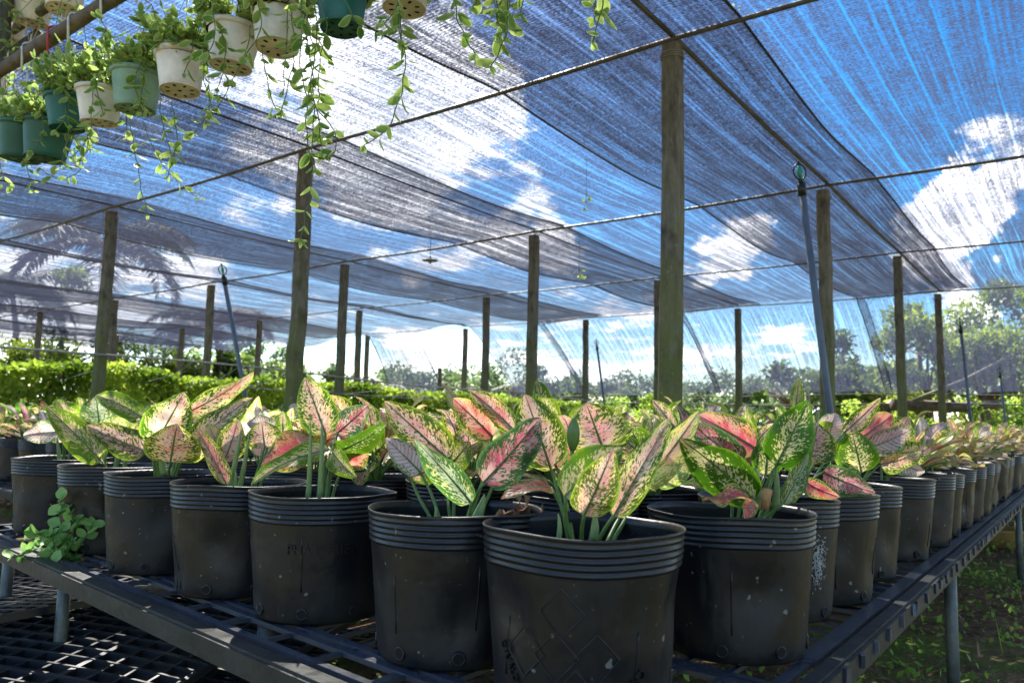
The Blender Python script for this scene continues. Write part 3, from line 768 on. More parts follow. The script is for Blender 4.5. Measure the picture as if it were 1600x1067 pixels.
# pot meshes
def pot_mesh(seed, n=56, low=False):
    rg = random.Random(seed); b = MB(); R_ = PD/2
    ph = [rg.uniform(0, 6.28) for _ in range(6)]; A = [rg.uniform(.003, .009), rg.uniform(.001, .004), rg.uniform(.0, .0015)]
    dent = [(rg.uniform(0, 6.28), rg.uniform(.02, .12), rg.uniform(.002, .008)) for _ in range(8)]
    def warp(a, r, z):
        top = z/PH
        f = 1+(A[0]*math.cos(2*a+ph[0])+A[1]*math.cos(3*a+ph[1])+A[2]*math.cos(7*a+ph[2]))*(.35+.65*top)
        dz = (.0013*math.cos(3*a+ph[3])+.0006*math.cos(5*a+ph[4]))*max(0, top-.5)*2
        if top > .97:
            kd = math.atan2(math.sin(a-ph[0]), math.cos(a-ph[0])); f += .012*math.exp(-(kd/.13)**2)-.02*math.exp(-((kd-.3)/.14)**2)
        rr = r*f
        for (da, zz_, am) in dent:
            dd = math.atan2(math.sin(a-da), math.cos(a-da)); rr -= am*math.exp(-(dd/.22)**2-((z-zz_)/.035)**2)
        return rr, dz
    if low:
        b.lathe([(R_*.86, 0), (R_*.95, PH*.6), (R_, PH), (R_*.97, PH), (R_*.9, PH-.03)], 16, warp=None)
    else:
        P = [(.0, .006), (R_*.76, .006), (R_*.815, .0), (R_*.835, .004), (R_*.852, .015), (R_*.957, .148)]
        Q = []
        for (r0, z0), (r1, z1) in zip(P[4:], P[5:]):
            m_ = max(1, int((z1-z0)/.009)); Q += [(r0+(r1-r0)*i/m_, z0+(z1-z0)*i/m_) for i in range(m_)]
        P = P[:4]+Q+[P[-1]]
        z = .1490
        for k in range(5):      # the moulded rings below the rim
            P += [(R_*.958+.0004*k, z), (R_*.958+.0022+.0005*k, z+.0016), (R_*.958+.0024+.0005*k, z+.0034), (R_*.958+.0006+.0005*k, z+.0054)]
            z += .0074
        P += [(R_, PH-.0025), (R_*1.004, PH), (R_*.995, PH+.0008), (R_*.985, PH-.002)]
        for k in range(4): P += [(R_*.955-.0022, PH-.006-.0074*k), (R_*.955-.0002, PH-.0095-.0074*k)]
        P += [(R_*.930, .145), (R_*.912, .12), (R_*.885, .08)]
        b.lathe(P, n, warp=warp)
        nh = 8
        for k in range(nh):      # drain holes: moulded ring and flat disc painted dark for the hollow
            a = 2*PI*k/nh+ph[1]; rr = R_*.856
            c = Vector((math.cos(a), math.sin(a), 0)); tg = Vector((-math.sin(a), math.cos(a), 0))
            cc = c*rr+Vector((0, 0, .017))
            rp = [cc+tg*math.cos(x)*.0075+Vector((0, 0, math.sin(x)*.0075)) for x in [2*PI*i/12 for i in range(13)]]
            b.tube(rp, .0016, 5, 0, False)
            b.add([cc+c*.0012+tg*math.cos(x)*.0066+Vector((0, 0, math.sin(x)*.0066)) for x in [2*PI*i/12 for i in range(12)]], [tuple(range(12))], 1)
        for k in range(4):       # moulding seams
            a = ph[2]+k*PI/2+.2+rg.uniform(-.4, .4)
            z0 = rg.uniform(.03, .05); z1 = z0+rg.uniform(.05, .085)
            pts = []
            for i in range(6):
                z_ = z0+(z1-z0)*i/5; rr = R_*(.840+.0868*z_/.11)
                w_ = warp(a, rr, z_)[0]; pts.append((math.cos(a)*w_, math.sin(a)*w_, z_))
            b.tube(pts, .0013, 5)
    return b.mesh('pot', [M_POT, M_HOLE_SHADE])
M_HOLE_SHADE = plain('hole_shade', (.003, .003, .003), .9, .1)  # near-black colour of flat discs, paints the shade inside the drain holes
POTS = [pot_mesh(i) for i in range(6)]; POTLOW = pot_mesh(99, low=True)
def soil_mesh(seed):
    rg = random.Random(seed); b = MB(); n = 24; vs = [(0, 0, PH-.036)]
    for k, rr in enumerate((.03, .06, .09, PD/2*.955)):
        for i in range(n):
            a = 2*PI*i/n; vs.append((rr*math.cos(a), rr*math.sin(a), PH-.036+rg.uniform(-.004, .005)-(.004 if k == 3 else 0)))
    f = [(0, 1+i, 1+(i+1) % n) for i in range(n)]
    for k in range(3): f += [(1+k*n+i, 1+(k+1)*n+i, 1+(k+1)*n+(i+1) % n, 1+k*n+(i+1) % n) for i in range(n)]
    b.add(vs, f); return b.mesh('soil', M_SOIL, True)
SOILS = [soil_mesh(i) for i in range(3)]

FAM = [('pink speckled', ['A', 'A', 'A2', 'A']), ('cream and green speckled', ['B', 'B', 'B2', 'A']), ('rose red', ['A2', 'D', 'A2', 'B']), ('pale green and pink', ['P', 'P', 'A', 'B']),
       ('white veined pink', ['C', 'C', 'C', 'S']), ('green with cream patches', ['B2', 'B2', 'F', 'B']), ('pink speckled', ['A', 'A2', 'B', 'A']), ('magenta veined', ['E', 'A', 'C', 'P'])]
def template(seed, low=False):
    """leaves in plant space (origin at the soil), returns [(mesh, name)]"""
    rg = random.Random(seed); fam = FAM[seed % len(FAM)]; res = []
    n = rg.randint(14, 18); a0 = rg.uniform(0, 6.28)
    joined = MB(); jm = []
    for i in range(n):
        a = a0+i*2.4+rg.uniform(-.3, .3); f = i/n
        h0 = Vector((math.cos(a), math.sin(a), 0))
        hb_ = .035+.085*(1-f)*rg.uniform(.6, 1.1)+.015; rb = .012+.040*f*rg.uniform(.6, 1.3)
        base = h0*rb+Vector((0, 0, hb_))
        el = R(62-62*f+rg.uniform(-18, 18)); L = rg.uniform(.115, .175)
        tip = base+(h0*math.cos(el)+Vector((0, 0, math.sin(el))))*L
        tip.z = max(tip.z, .035)
        N = Vector((0, 0, 1))-h0*.6+rv(rg)*.45
        k = fam[1][rg.randrange(4)]
        args = dict(bow=rg.uniform(.02, .13), fold=rg.uniform(.1, .75), wave=rg.uniform(.04, .15), twist=rg.uniform(-1.0, 1.0), crown=(h0*.006), ph=rg.uniform(0, 6), hook=rg.uniform(0, .5))
        wd = L*rg.uniform(.34, .50)
        if low:
            if k not in jm: jm.append(k)
            q = MB(); leaf_geo(q, base, tip, N, wd, nv=5, nu=2, **args)
            joined.add(q.v, q.f, 0, q.uv); joined.m[-len(q.f):] = [jm.index(k)*2+x for x in q.m]
        else:
            b = MB(); leaf_geo(b, base, tip, N, wd, nv=12, nu=6, **args)
            res.append((b.mesh('leaf', [LM[k], M_STALK]), 'leaf'))
    for i in range(rg.randint(0, 2)):
        a = rg.uniform(0, 6.28); rr = rg.uniform(.01, .05); h = rg.uniform(.03, .11)
        p0 = Vector((math.cos(a)*rr, math.sin(a)*rr, -.005))
        b = joined if low else MB()
        if low:
            q = MB(); shoot_geo(q, p0, p0+Vector((rg.uniform(-.01, .01), 0, h)), .005); b.add(q.v, q.f, 0)
            b.m[-len(q.f):] = [1]*len(q.f)
        else:
            shoot_geo(b, p0, p0+Vector((rg.uniform(-.01, .01), rg.uniform(-.01, .01), h)), .005); res.append((b.mesh('shoot', M_SHOOT), 'shoot'))
    if low:
        mats = []
        for k in jm: mats += [LM[k], M_STALK]
        return joined, mats
    return res
NTPL = 16
TPL = [template(i) for i in range(NTPL)]
TLOW = [template(i+100, True) for i in range(16)]
TLM = [tm[0].mesh('foliage', tm[1]) for tm in TLOW]

def put_pot(loc, rz, idx, label, group=None, tilt=0.0, sc_=1.0):
    root = empty('potted_aglaonema', loc, rz); root.rotation_euler[1] = tilt; root.rotation_euler[0] = 0
    if sc_ != 1: root.scale = (sc_,)*3
    po = link('pot', POTS[idx % 6], root); po.scale = (1, 1, 1.01 if not label.startswith(('pink', 'cream', 'rose', 'pale', 'white', 'green', 'magenta', 'small')) else .97+.06*((idx*7+int(abs(loc[0])*1000)) % 10)/10); link('soil', SOILS[idx % 3], root)
    tag(root, label, 'potted plant', group); return root
GRP = 'aglaonemas in black pots on the benches'
FR = {}     # hand made front pots: name -> (u, v, label)
front = [
 ('P1', 911, 822, 'nearest pot, diamond mark on its side, three large speckled pink leaves over it'),
 ('P2', 712, 795, 'black pot between the lettered pot and the nearest pot, long pale green leaf bending over'),
 ('P3', 506, 769, 'black pot with raised lettering and two tall green spikes'),
 ('P4', 1141, 798, 'wide black pot right of the nearest one, small pink leaf drooping over its rim'),
 ('P5', 375, 754, 'black pot left of the lettered pot with three green spikes and a narrow twisted leaf'),
 ('P6', 262, 740, 'black pot holding the big broad pink speckled rosette at the left'),
 ('P7', 180, 728, 'black pot behind the round leaved sprig with one drooping cream speckled leaf'),
 ('P8', 99, 716, 'leftmost pot of the near bench, single stalk and a whitish pink leaf'),
 ('P10', 1199, 778, 'black pot with a white scuff tucked behind the wide right hand pot'),
 ('P11', 1268, 770, 'black pot under the deep magenta leaf on the right bench edge'),
 ('P12', 1317, 758, 'black pot third back along the right bench edge, rim partly hidden'),
 ('P13', 1379, 748, 'broad black pot fully showing on the right bench edge below pale pink leaves')]
placed = []; roots = {}
for q, (nm, u, v, lab) in enumerate(front):
    pos = atz(u, v, ZRIM); pos.z = ZT
    r_ = put_pot(pos, rnd.uniform(0, 6.28), q, lab, GRP); roots[nm] = r_
    s_, t_ = st(pos); placed.append((s_, t_)); FR[nm] = pos

# hand placed leaves: (pot, base u,v, tip u,v, width px, roll deg, kind, depth offset base, tip, fold, bow, crown u or None)
HL = [
 ('P6', 243, 692, 288, 612, 66, 10, 'A', -.02, -.03, .25, .05), ('P6', 290, 645, 397, 581, 34, 35, 'A2', .02, .04, .5, .08),
 ('P6', 266, 722, 277, 662, 76, -5, 'A', -.07, -.09, .15, .03), ('P6', 232, 706, 134, 664, 46, 20, 'A', -.04, -.06, .3, -.06),
 ('P6', 294, 700, 395, 621, 34, -30, 'A', -.05, -.02, .5, .06), ('P6', 222, 652, 149, 617, 30, 30, 'B', .05, .07, .3, .1),
 ('P6', 285, 712, 330, 688, 30, 20, 'A2', 0, 0, .3, .1),
 ('P7', 160, 722, 72, 634, 44, 15, 'B', -.03, -.04, .3, .05), ('P7', 156, 664, 150, 618, 48, 0, 'S', .03, .04, .4, .05),
 ('P7', 205, 690, 168, 655, 34, 10, 'P', .04, .05, .3, .1), ('P7', 190, 705, 215, 660, 32, 20, 'B', .04, .05, .3, .1),
 ('P8', 96, 674, 36, 680, 32, 10, 'C', -.05, -.06, .4, .12), ('P8', 116, 664, 88, 624, 38, 5, 'B', .03, .03, .3, .08),
 ('P8', 100, 690, 62, 640, 30, 20, 'C', .02, .03, .3, .1),
 ('P5', 354, 757, 308, 669, 26, 25, 'A2', -.06, -.06, .6, .03), ('P5', 414, 700, 409, 658, 52, -5, 'A', .10, .11, .2, .06),
 ('P5', 442, 682, 442, 642, 24, 5, 'B', .16, .16, .4, .05), ('P5', 425, 668, 386, 660, 26, 15, 'C', .15, .15, .4, .2),
 ('P5', 350, 720, 372, 655, 40, 20, 'A', .08, .1, .3, .08), ('P5', 345, 715, 325, 662, 30, 20, 'P', .08, .1, .3, .08),
 ('P3', 516, 702, 392, 757, 30, 40, 'B', .04, -.03, .6, .14), ('P3', 498, 694, 408, 728, 56, 25, 'D', .09, .06, .3, .12),
 ('P3', 509, 678, 476, 589, 54, 5, 'A', .12, .12, .25, .03), ('P3', 527, 676, 576, 633, 40, 10, 'E', .20, .21, .25, .06),
 ('P3', 524, 706, 604, 662, 36, 30, 'F', .08, .06, .5, .12), ('P3', 540, 722, 574, 694, 40, 20, 'D', .1, .1, .4, .1),
 ('P3', 520, 706, 558, 746, 34, 20, 'B', .02, -.02, .7, .14),
 ('P2', 703, 720, 600, 626, 58, 5, 'A', .16, .14, .3, .05), ('P2', 657, 738, 602, 684, 38, 15, 'C', .10, .08, .25, .05),
 ('P2', 770, 682, 708, 622, 46, 10, 'D', .24, .22, .3, .05), ('P2', 803, 672, 733, 608, 34, 25, 'A2', .24, .24, .5, .06),
 ('P2', 737, 786, 647, 686, 44, -25, 'S', -.02, -.04, .4, -.05), ('P2', 755, 754, 845, 652, 68, 12, 'E', -.01, .01, .45, .07),
 ('P2', 700, 730, 735, 690, 40, 0, 'B', .18, .18, .3, .05), ('P2', 640, 745, 690, 722, 30, 40, 'B', .12, .12, .4, .1),
 ('P1', 860, 730, 820, 615, 72, 5, 'A', .20, .20, .25, .04), ('P1', 942, 700, 916, 630, 88, 0, 'A', .24, .24, .2, .05),
 ('P1', 882, 776, 972, 698, 66, -20, 'B', -.02, -.01, .45, .08), ('P1', 912, 806, 958, 700, 62, 10, 'A', -.06, -.08, .35, .06),
 ('P1', 958, 808, 1048, 651, 48, -5, 'A', -.03, -.02, .3, .02), ('P1', 862, 762, 782, 780, 26, 55, 'D', .06, .02, .3, .14),
 ('P1', 1000, 764, 1092, 641, 46, 15, 'P', .16, .18, .5, .08), ('P1', 1022, 756, 1082, 700, 44, 20, 'P', .17, .18, .5, .1),
 ('P1', 1054, 668, 1019, 624, 24, 20, 'A', .26, .26, .5, .05), ('P1', 870, 730, 850, 690, 50, 10, 'A2', .25, .25, .3, .05),
 ('P4', 1212, 728, 1264, 624, 62, 5, 'B2', .0, -.01, .35, .06), ('P4', 1178, 780, 1062, 684, 70, -15, 'B2', -.03, -.06, .4, -.07),
 ('P4', 1180, 700, 1090, 648, 52, 15, 'D', .05, .04, .35, .06), ('P4', 1160, 722, 1077, 660, 46, -15, 'E', .02, .01, .3, .06),
 ('P4', 1243, 640, 1248, 590, 20, 10, 'B', .14, .14, .5, .03), ('P4', 1264, 722, 1278, 660, 64, 5, 'A', .06, .07, .2, .06),
 ('P4', 1224, 787, 1263, 706, 28, 25, 'S', -.04, -.03, .6, .06), ('P4', 1140, 770, 1064, 757, 24, 55, 'B', .03, .0, .4, .12),
 ('P4', 1196, 742, 1200, 680, 46, 10, 'B2', .04, .05, .5, .06), ('P4', 1240, 740, 1262, 690, 40, -30, 'F', .02, .03, .5, .06),
 ('P10', 1318, 676, 1376, 621, 26, 25, 'A', .10, .08, .5, .05), ('P10', 1286, 736, 1368, 770, 40, 20, 'E', .04, .0, .3, .12),
 ('P10', 1256, 750, 1312, 776, 26, 30, 'D', -.02, -.06, .4, .14), ('P10', 1290, 690, 1306, 645, 40, 5, 'C', .12, .14, .4, .05),
 ('P10', 1255, 690, 1320, 672, 46, 15, 'B', .12, .14, .3, .1),
 ('P11', 1328, 695, 1395, 648, 50, 10, 'D', .10, .12, .3, .08), ('P11', 1346, 738, 1330, 670, 54, 5, 'B2', .0, .0, .4, .05),
 ('P11', 1300, 720, 1285, 670, 44, 10, 'F', .05, .06, .4, .05), ('P11', 1356, 700, 1420, 672, 36, 20, 'C', .08, .1, .4, .1),
 ('P12', 1370, 715, 1410, 660, 42, 10, 'A2', .0, .0, .4, .08), ('P12', 1340, 700, 1350, 655, 36, 10, 'A', .05, .05, .3, .06), ('P12', 1330, 722, 1300, 690, 34, 10, 'B', .0, .0, .3, .06),
 ('P12', 1375, 725, 1440, 705, 30, 35, 'A', .0, -.03, .4, .1),
 ('P13', 1400, 712, 1455, 700, 38, 20, 'A', -.02, -.05, .3, .12), ('P13', 1395, 700, 1420, 650, 40, 10, 'A2', .0, .0, .4, .06), ('P13', 1375, 700, 1372, 655, 38, 10, 'P', .05, .06, .4, .06),
 ('P13', 1385, 712, 1340, 690, 34, 25, 'D', .0, .0, .3, .1), ('P13', 1400, 718, 1445, 738, 30, 30, 'C', -.03, -.05, .4, .12),
]
rl = random.Random(5)
for (pn, bu, bv, tu, tv, wp, roll, kd, db, dt, fold, bow) in HL:
    root = roots[pn]; pos = FR[pn]; dep = proj(pos+Vector((0, 0, PH)))[2]
    base = PX(bu, bv, dep+db); tip = PX(tu, tv, dep+dt)
    mid = (base+tip)/2; view = (CAM-mid).normalized(); ax = (tip-base).normalized()
    N = Matrix.Rotation(R(roll), 3, ax) @ (view-ax*view.dot(ax)).normalized()
    dl = dep+(db+dt)/2; width = wp*1.12/F*dl/max(.4, math.cos(R(roll)))
    soil = pos+Vector((0, 0, PH-.034))
    crown = soil.lerp(Vector((base.x, base.y, soil.z)), .35)
    lim_ = (crown-soil); 
    if lim_.length > .07: crown = soil+lim_.normalized()*.07
    inv = root.matrix_world.inverted() if False else (Matrix.Translation(root.location) @ Matrix.Rotation(root.rotation_euler[2], 4, 'Z')).inverted()
    b = MB()
    leaf_geo(b, base, tip, N, width, bow*.7, fold, rl.uniform(.05, .11), rl.uniform(-.5, .5), crown, 22, 10, rl.uniform(0, 6), .0025)
    b.v = [tuple(inv @ Vector(x)) for x in b.v]
    b.build('leaf', [LM[kd], M_STALK], root)
# spikes and shoots (rolled leaves): pot, foot u,v, tip u,v, radius px
for (pn, u0, v0, u1, v1, rp, db) in [('P3', 481, 782, 485, 656, 4.2, -.03), ('P3', 499, 782, 503, 652, 4.6, -.03), ('P5', 357, 770, 377, 668, 4.5, -.03), ('P5', 373, 770, 389, 678, 4.2, -.02), ('P5', 366, 770, 368, 734, 3.4, -.04),
        ('P2', 742, 816, 757, 772, 8.5, .0), ('P2', 679, 818, 680, 790, 3.2, -.02), ('P1', 873, 842, 872, 802, 4.0, -.02), ('P1', 928, 842, 929, 800, 6.5, -.01), ('P1', 893, 735, 897, 652, 0, .12),
        ('P7', 179, 740, 184, 690, 3.6, 0), ('P7', 193, 740, 196, 694, 3.6, 0), ('P8', 93, 728, 88, 678, 3.0, 0), ('P4', 1185, 795, 1180, 728, 7.5, .0), ('P4', 1211, 795, 1213, 728, 6.0, .0), ('P13', 1391, 724, 1380, 668, 2.5, 0), ('P6', 270, 742, 284, 700, 6, .03), ('P6', 255, 742, 250, 705, 6, .03)]:
    root = roots[pn]; pos = FR[pn]; dep = proj(pos+Vector((0, 0, PH)))[2]
    inv = (Matrix.Translation(root.location) @ Matrix.Rotation(root.rotation_euler[2], 4, 'Z')).inverted()
    p0 = PX(u0, v0, dep+db); p1 = PX(u1, v1, dep+db); b = MB()
    if rp == 0:   # closed green bud on its stalk
        b.tube([p0, p0.lerp(p1, .4)], .0028, 6)
        b.tube([p0.lerp(p1, .38+.62*i/8) for i in range(9)], lambda f: .0085*math.sin(PI*(.08+.9*f))**.7+.0005, 10)
        b.v = [tuple(inv @ Vector(x)) for x in b.v]; b.build('flower_bud', M_STALK, root); continue
    shoot_geo(b, p0, p1, rp/F*(dep+db), .003)
    b.v = [tuple(inv @ Vector(x)) for x in b.v]; b.build('shoot', M_SHOOT, root)
# dropped leaf over the rim of P4, stub, dead leaf between the pots
root = roots['P4']; inv = (Matrix.Translation(root.location) @ Matrix.Rotation(root.rotation_euler[2], 4, 'Z')).inverted(); dep = proj(FR['P4']+Vector((0, 0, PH)))[2]
b = MB(); leaf_geo(b, PX(1098, 783, dep-.09), PX(1182, 784, dep-.12), Vector((0, -.4, 1)), .040, .10, .3, .22, .3, None, 18, 8, 1.0)
leaf_geo(b, PX(1176, 782, dep-.12), PX(1163, 810, dep-.135), Vector((0, -1, .1)), .022, .05, .4, .1, 0, None, 12, 6)
b.v = [tuple(inv @ Vector(x)) for x in b.v]; b.build('fallen_leaf', [LM['D'], M_STALK], root)
b = MB(); p0 = PX(1195, 795, dep-.04); p1 = PX(1199, 764, dep-.04); b.tube([p0, p1], .006, 8, r2=.0075)
b.v = [tuple(inv @ Vector(x)) for x in b.v]; b.build('cut_stub', plain('dry_stub', (.42, .22, .08), .8, .4, 60), root)
b = MB()
for q in range(9):
    c = PX(815+rl.uniform(-18, 22), 806+rl.uniform(-5, 5), 1.13)
    leaf_geo(b, c, c+rv(rl)*.035, rv(rl), .02, .2, .6, .3, 1.0, None, 6, 4)
o = b.build('dead_leaf', [M_DRY, M_DRY]); tag(o, 'crumpled brown dead leaf caught between the nearest pot and its left neighbour', 'dead leaf')

# raised lettering wrapped round a pot
def wrap_marks(root, faceu, name, polys, radius_at, zoff=0.0):
    pass
def pot_r(z): 
    R_ = PD/2; return R_*(.852+.105*min(1, max(0, (z-.015)/.133)))
def lettering(root, items, ang0, name):
    """items: (text, size, x, z, angle)  laid on the pot side round the direction ang0 (world)"""
    rz = root.rotation_euler[2]; b = MB(); dg = bpy.context.evaluated_depsgraph_get()
    for (txt, size, x0, z0, ang) in items:
        if txt.startswith('#'):
            h = size/2; wd = .0006
            for k in range(4):
                a0, a1 = ang+PI/4*0+PI/2*k, ang+PI/2*(k+1)
                n = 6
                pts = []
                for i in range(n+1):
                    f = i/n; px_ = (math.cos(a0)*(1-f)+math.cos(a1)*f)*h+x0; pz = (math.sin(a0)*(1-f)+math.sin(a1)*f)*h*1.05+z0
                    rr = pot_r(pz)+.0002; th = ang0+px_/rr-rz
                    pts.append((math.cos(th)*rr, math.sin(th)*rr, pz))
                b.tube(pts, wd, 5)
            continue
        cu = bpy.data.curves.new('txt', 'FONT'); cu.body = txt; cu.size = size; cu.extrude = .0016; cu.align_x = 'CENTER'; cu.align_y = 'CENTER'; cu.resolution_u = 3
        ob = bpy.data.objects.new('txt', cu); COL.objects.link(ob); dg.update()
        me = ob.evaluated_get(dg).to_mesh()
        vs = []
        for v in me.vertices:
            x = v.co.x*math.cos(ang)-v.co.y*math.sin(ang)+x0; z = v.co.x*math.sin(ang)+v.co.y*math.cos(ang)+z0
            rr = pot_r(z)+.0002; th = ang0+x/rr-rz; rr += v.co.z
            vs.append((math.cos(th)*rr, math.sin(th)*rr, z))
        b.add(vs, [tuple(p.vertices) for p in me.polygons])
        ob.evaluated_get(dg).to_mesh_clear(); COL.objects.unlink(ob); bpy.data.objects.remove(ob); bpy.data.curves.remove(cu)
    pot = [c for c in bpy.data.objects if c.parent == root and c.name.startswith('pot')][0]
    b.build(name, M_POT, pot, smooth=False)
bpy.context.view_layer.update()
def face_ang(pos, du=0): 
    v = CAM-pos; return math.atan2(v.y, v.x)+du
lettering(roots['P3'], [('PH\u00c1T TRI\u1ec2N', .0205, .002, .112, 0), ('P', .026, .0005, .090, 0), ('T', .024, .0095, .077, 0)], face_ang(FR['P3'], .02), 'raised_lettering')
lettering(roots['P1'], [('#', .050, -.022, .112, PI/2), ('#', .050, -.028, .066, PI/2), ('#', .050, .016, .066, PI/2), ('#', .050, -.006, .028, PI/2), ('#', .050, -.066, .066, PI/2),
                        ('HUU LO', .015, .052, .032, .75), ('CTUALDUNG', .012, -.082, .040, -1.0)], face_ang(FR['P1'], .0), 'raised_lettering')

def scuff(root, u, v, wd, ht, n, seed):
    rg = random.Random(seed); b = MB(); pos = Vector(root.location); rz = root.rotation_euler[2]
    q = ray(u, v); f = Vector((pos.x, pos.y, 0)); dn = Vector((q.x, q.y, 0)); # nearest hit with the pot wall
    rr = PD/2*.91; aa = dn.dot(dn); bb = -2*dn.dot(f); cc = f.dot(f)-rr*rr; dsc = bb*bb-4*aa*cc
    k = (-bb-math.sqrt(max(0, dsc)))/(2*aa); hit = CAM+q*k; a0 = math.atan2(hit.y-pos.y, hit.x-pos.x)-rz; z0 = hit.z-pos.z
    for i in range(n):
        x = rg.gauss(0, wd*.4); z = min(.14, max(.012, z0+rg.gauss(0, ht*.4))); r_ = pot_r(z)+.0012; a = a0+x/r_; l = rg.uniform(.0006, .0035); w_ = rg.uniform(.0003, .0012); th = rg.uniform(0, PI)
        vs = []
        for (p_, q_) in ((-1, -1), (1, -.6), (.8, 1), (-.9, .7)):
            dx = (p_*l*math.cos(th)-q_*w_*math.sin(th))/r_; dz = p_*l*math.sin(th)+q_*w_*math.cos(th)
            vs.append((math.cos(a+dx)*r_, math.sin(a+dx)*r_, z+dz))
        b.add(vs, [(0, 1, 2, 3)])
    pot = [c for c in root.children if c.name.startswith('pot')][0]
    b.build('scuff', M_SCUFF, pot)
M_SCUFF = plain('white_scuff', (.30, .32, .32), .8, .5, 60)
scuff(roots['P10'], 1278, 880, .020, .045, 260, 1)

# ---------------------------------------------------------------- all other pots on the benches
cand = []
rp = random.Random(21)
for bi, (s0, s1, t0, t1, skew) in enumerate(BENCH):
    row = 0; s = s0+.262
    while s < s1-.1:
        nc = int((t1-t0-.26)/.272)+1
        for c in range(nc):
            t = t0+.155+c*(t1-t0-.31)/(nc-1)
            ss = s+skew*(t-t0)+rp.uniform(-.018, .018); tt_ = t+rp.uniform(-.014, .014)
            if bi == 0 and c > 0 and row % 2: tt_ += .03
            pr = proj(G(ss, tt_, ZRIM))
            if pr[2] < .7 or not (-90 < pr[0] < 1690): continue
            if min([math.hypot(ss-a, tt_-b_) for (a, b_) in placed] or [9]) < .225: continue
            placed.append((ss, tt_)); cand.append((pr[2], ss, tt_, bi, row, c))
        row += 1; s += .268
cand.sort()
LIM = 300-len(front)
NEARD = 4.3
fam_use = {}
stuffb = MB(); SM = []; nstuff = 0
for n_, (dep, s, t, bi, row, c) in enumerate(cand):
    pos = G(s, t, ZT); rz = rp.uniform(0, 6.28)
    if n_ < LIM:
        k = rp.randrange(NTPL)
        if bi == 0:
            if c == 0 and row < 16: lab = '%s aglaonema, %s pot back along right edge of near bench' % (FAM[k % 8][0], ordw[min(row, 19)])
            elif row < 9: lab = '%s aglaonema, near bench, %s row back, %s from right edge' % (FAM[k % 8][0], ordw[row], ordw[c])
            else: lab = 'small potted aglaonema lost among the crowded far rows of the near bench'
        elif bi == 1:
            lab = ('%s aglaonema, second bench, %s row back, %s from right edge' % (FAM[k % 8][0], ordw[row], ordw[c])) if row < 6 else 'small potted aglaonema in the crowded far rows of the second bench'
        else: lab = 'small potted aglaonema on the third bench before the creeper hedge'
        sc_ = rp.uniform(.72, .92)
        if dep < NEARD:
            r_ = put_pot(pos, rz, rp.randrange(6), lab, GRP)
            for (me, nm) in TPL[k]:
                o = link(nm, me, r_, (0, 0, PH-.036)); o.scale = (sc_,)*3
        else:
            r_ = empty('potted_aglaonema', pos, rz); link('pot', POTLOW if dep > 7 else POTS[k % 6], r_)
            o = link('foliage', TLM[(k+row) % 16], r_, (0, 0, PH-.036)); o.scale = (sc_,)*3
            tag(r_, lab, 'potted plant', GRP)
    else:
        nstuff += 1
        tb, tm = TLOW[rp.randrange(16)]
        idx = []
        for m_ in tm:
            if m_ not in SM: SM.append(m_)
            idx.append(SM.index(m_))
        cr, sr = math.cos(rz), math.sin(rz)
        vs = [(pos.x+(x*cr-y*sr)*.85, pos.y+(x*sr+y*cr)*.85, pos.z+PH-.036+z*.85) for (x, y, z) in tb.v]
        stuffb.add(vs, tb.f, 0, tb.uv); stuffb.m[-len(tb.f):] = [idx[x] for x in tb.m]
        if M_POT not in SM: SM.append(M_POT)
        q = MB(); q.lathe([(PD*.43, 0), (PD*.5, PH), (PD*.45, PH-.03)], 10); stuffb.add([(x+pos.x, y+pos.y, z+pos.z) for (x, y, z) in q.v], q.f, SM.index(M_POT))
if nstuff:
    o = stuffb.build('potted_aglaonemas', SM); tag(o, 'mass of farthest potted aglaonemas at the back of the benches', 'potted plants', GRP, 'stuff')
print('pots', len(cand), 'stuff', nstuff)

# ================================================================ SPRINKLERS AND SMALL THINGS
M_RISER = plain('blue_grey_pvc', (.085, .115, .17), .45, .3, 10, .5)
M_BLK = plain('black_nozzle', (.012, .014, .016), .4, .3)
M_GRNP = plain('green_plastic', (.02, .28, .14), .4, .3)
def sprinkler(u0, v0, u1, v1, d0, d1, lab):
    a = PX(u0, v0, d0); c = PX(u1, v1, d1); ax = (c-a).normalized()
    foot = a-ax*(a.z/ax.z) if a.z > 0 else a
    root = empty('sprinkler_riser', foot); of = Vector(foot)
    b = MB(); b.tube([Vector((0, 0, 0)), (foot+(c-foot)*.5-of)+Vector((.004, 0, 0)), c-of-ax*.05], .0135, 10); b.build('pipe', M_RISER, root)
    b = MB(); b.tube([c-of-ax*.085, c-of-ax*.035], .0165, 10); b.tube([c-of-ax*.035, c-of-ax*.022], .010, 10); b.build('coupling', M_BLK, root)
    rt_ = CX.copy(); b = MB(); q = c-of
    ring = [q+rt_*(.024*math.sin(x))*(1.0 if abs(math.sin(x)) > .1 else 1)+ax*(-.022+.030*(1-math.cos(x))) for x in [PI*i/12 for i in range(13)]]
    ring2 = [q-rt_*(.024*math.sin(x))+ax*(-.022+.030*(1-math.cos(x))) for x in [PI*i/12 for i in range(13)]]
    b.tube(ring, .0034, 6); b.tube(ring2, .0034, 6); b.tube([q+ax*.036, q+ax*.052], .006, 8, r2=.003)
    b.tube([q-rt_*.030+ax*.018, q-rt_*.021+ax*.012], .003, 5); b.build('frame', M_BLK, root)
    b = MB(); b.tube([q-ax*.02, q+ax*.006, q+ax*.034], lambda f: .004+.006*math.sin(PI*f), 8); b.tube([q+ax*.012-rt_*.001, q+ax*.016+rt_*.012], .004, 6, r2=.002); b.build('rotor', M_GRNP, root)
    tag(root, lab, 'sprinkler', 'sprinkler pipes standing among the benches')
sprinkler(1296, 650, 1250, 272, 3.05, 3.0, 'tall blue grey sprinkler pipe leaning left of the banded post, nearest of the risers')
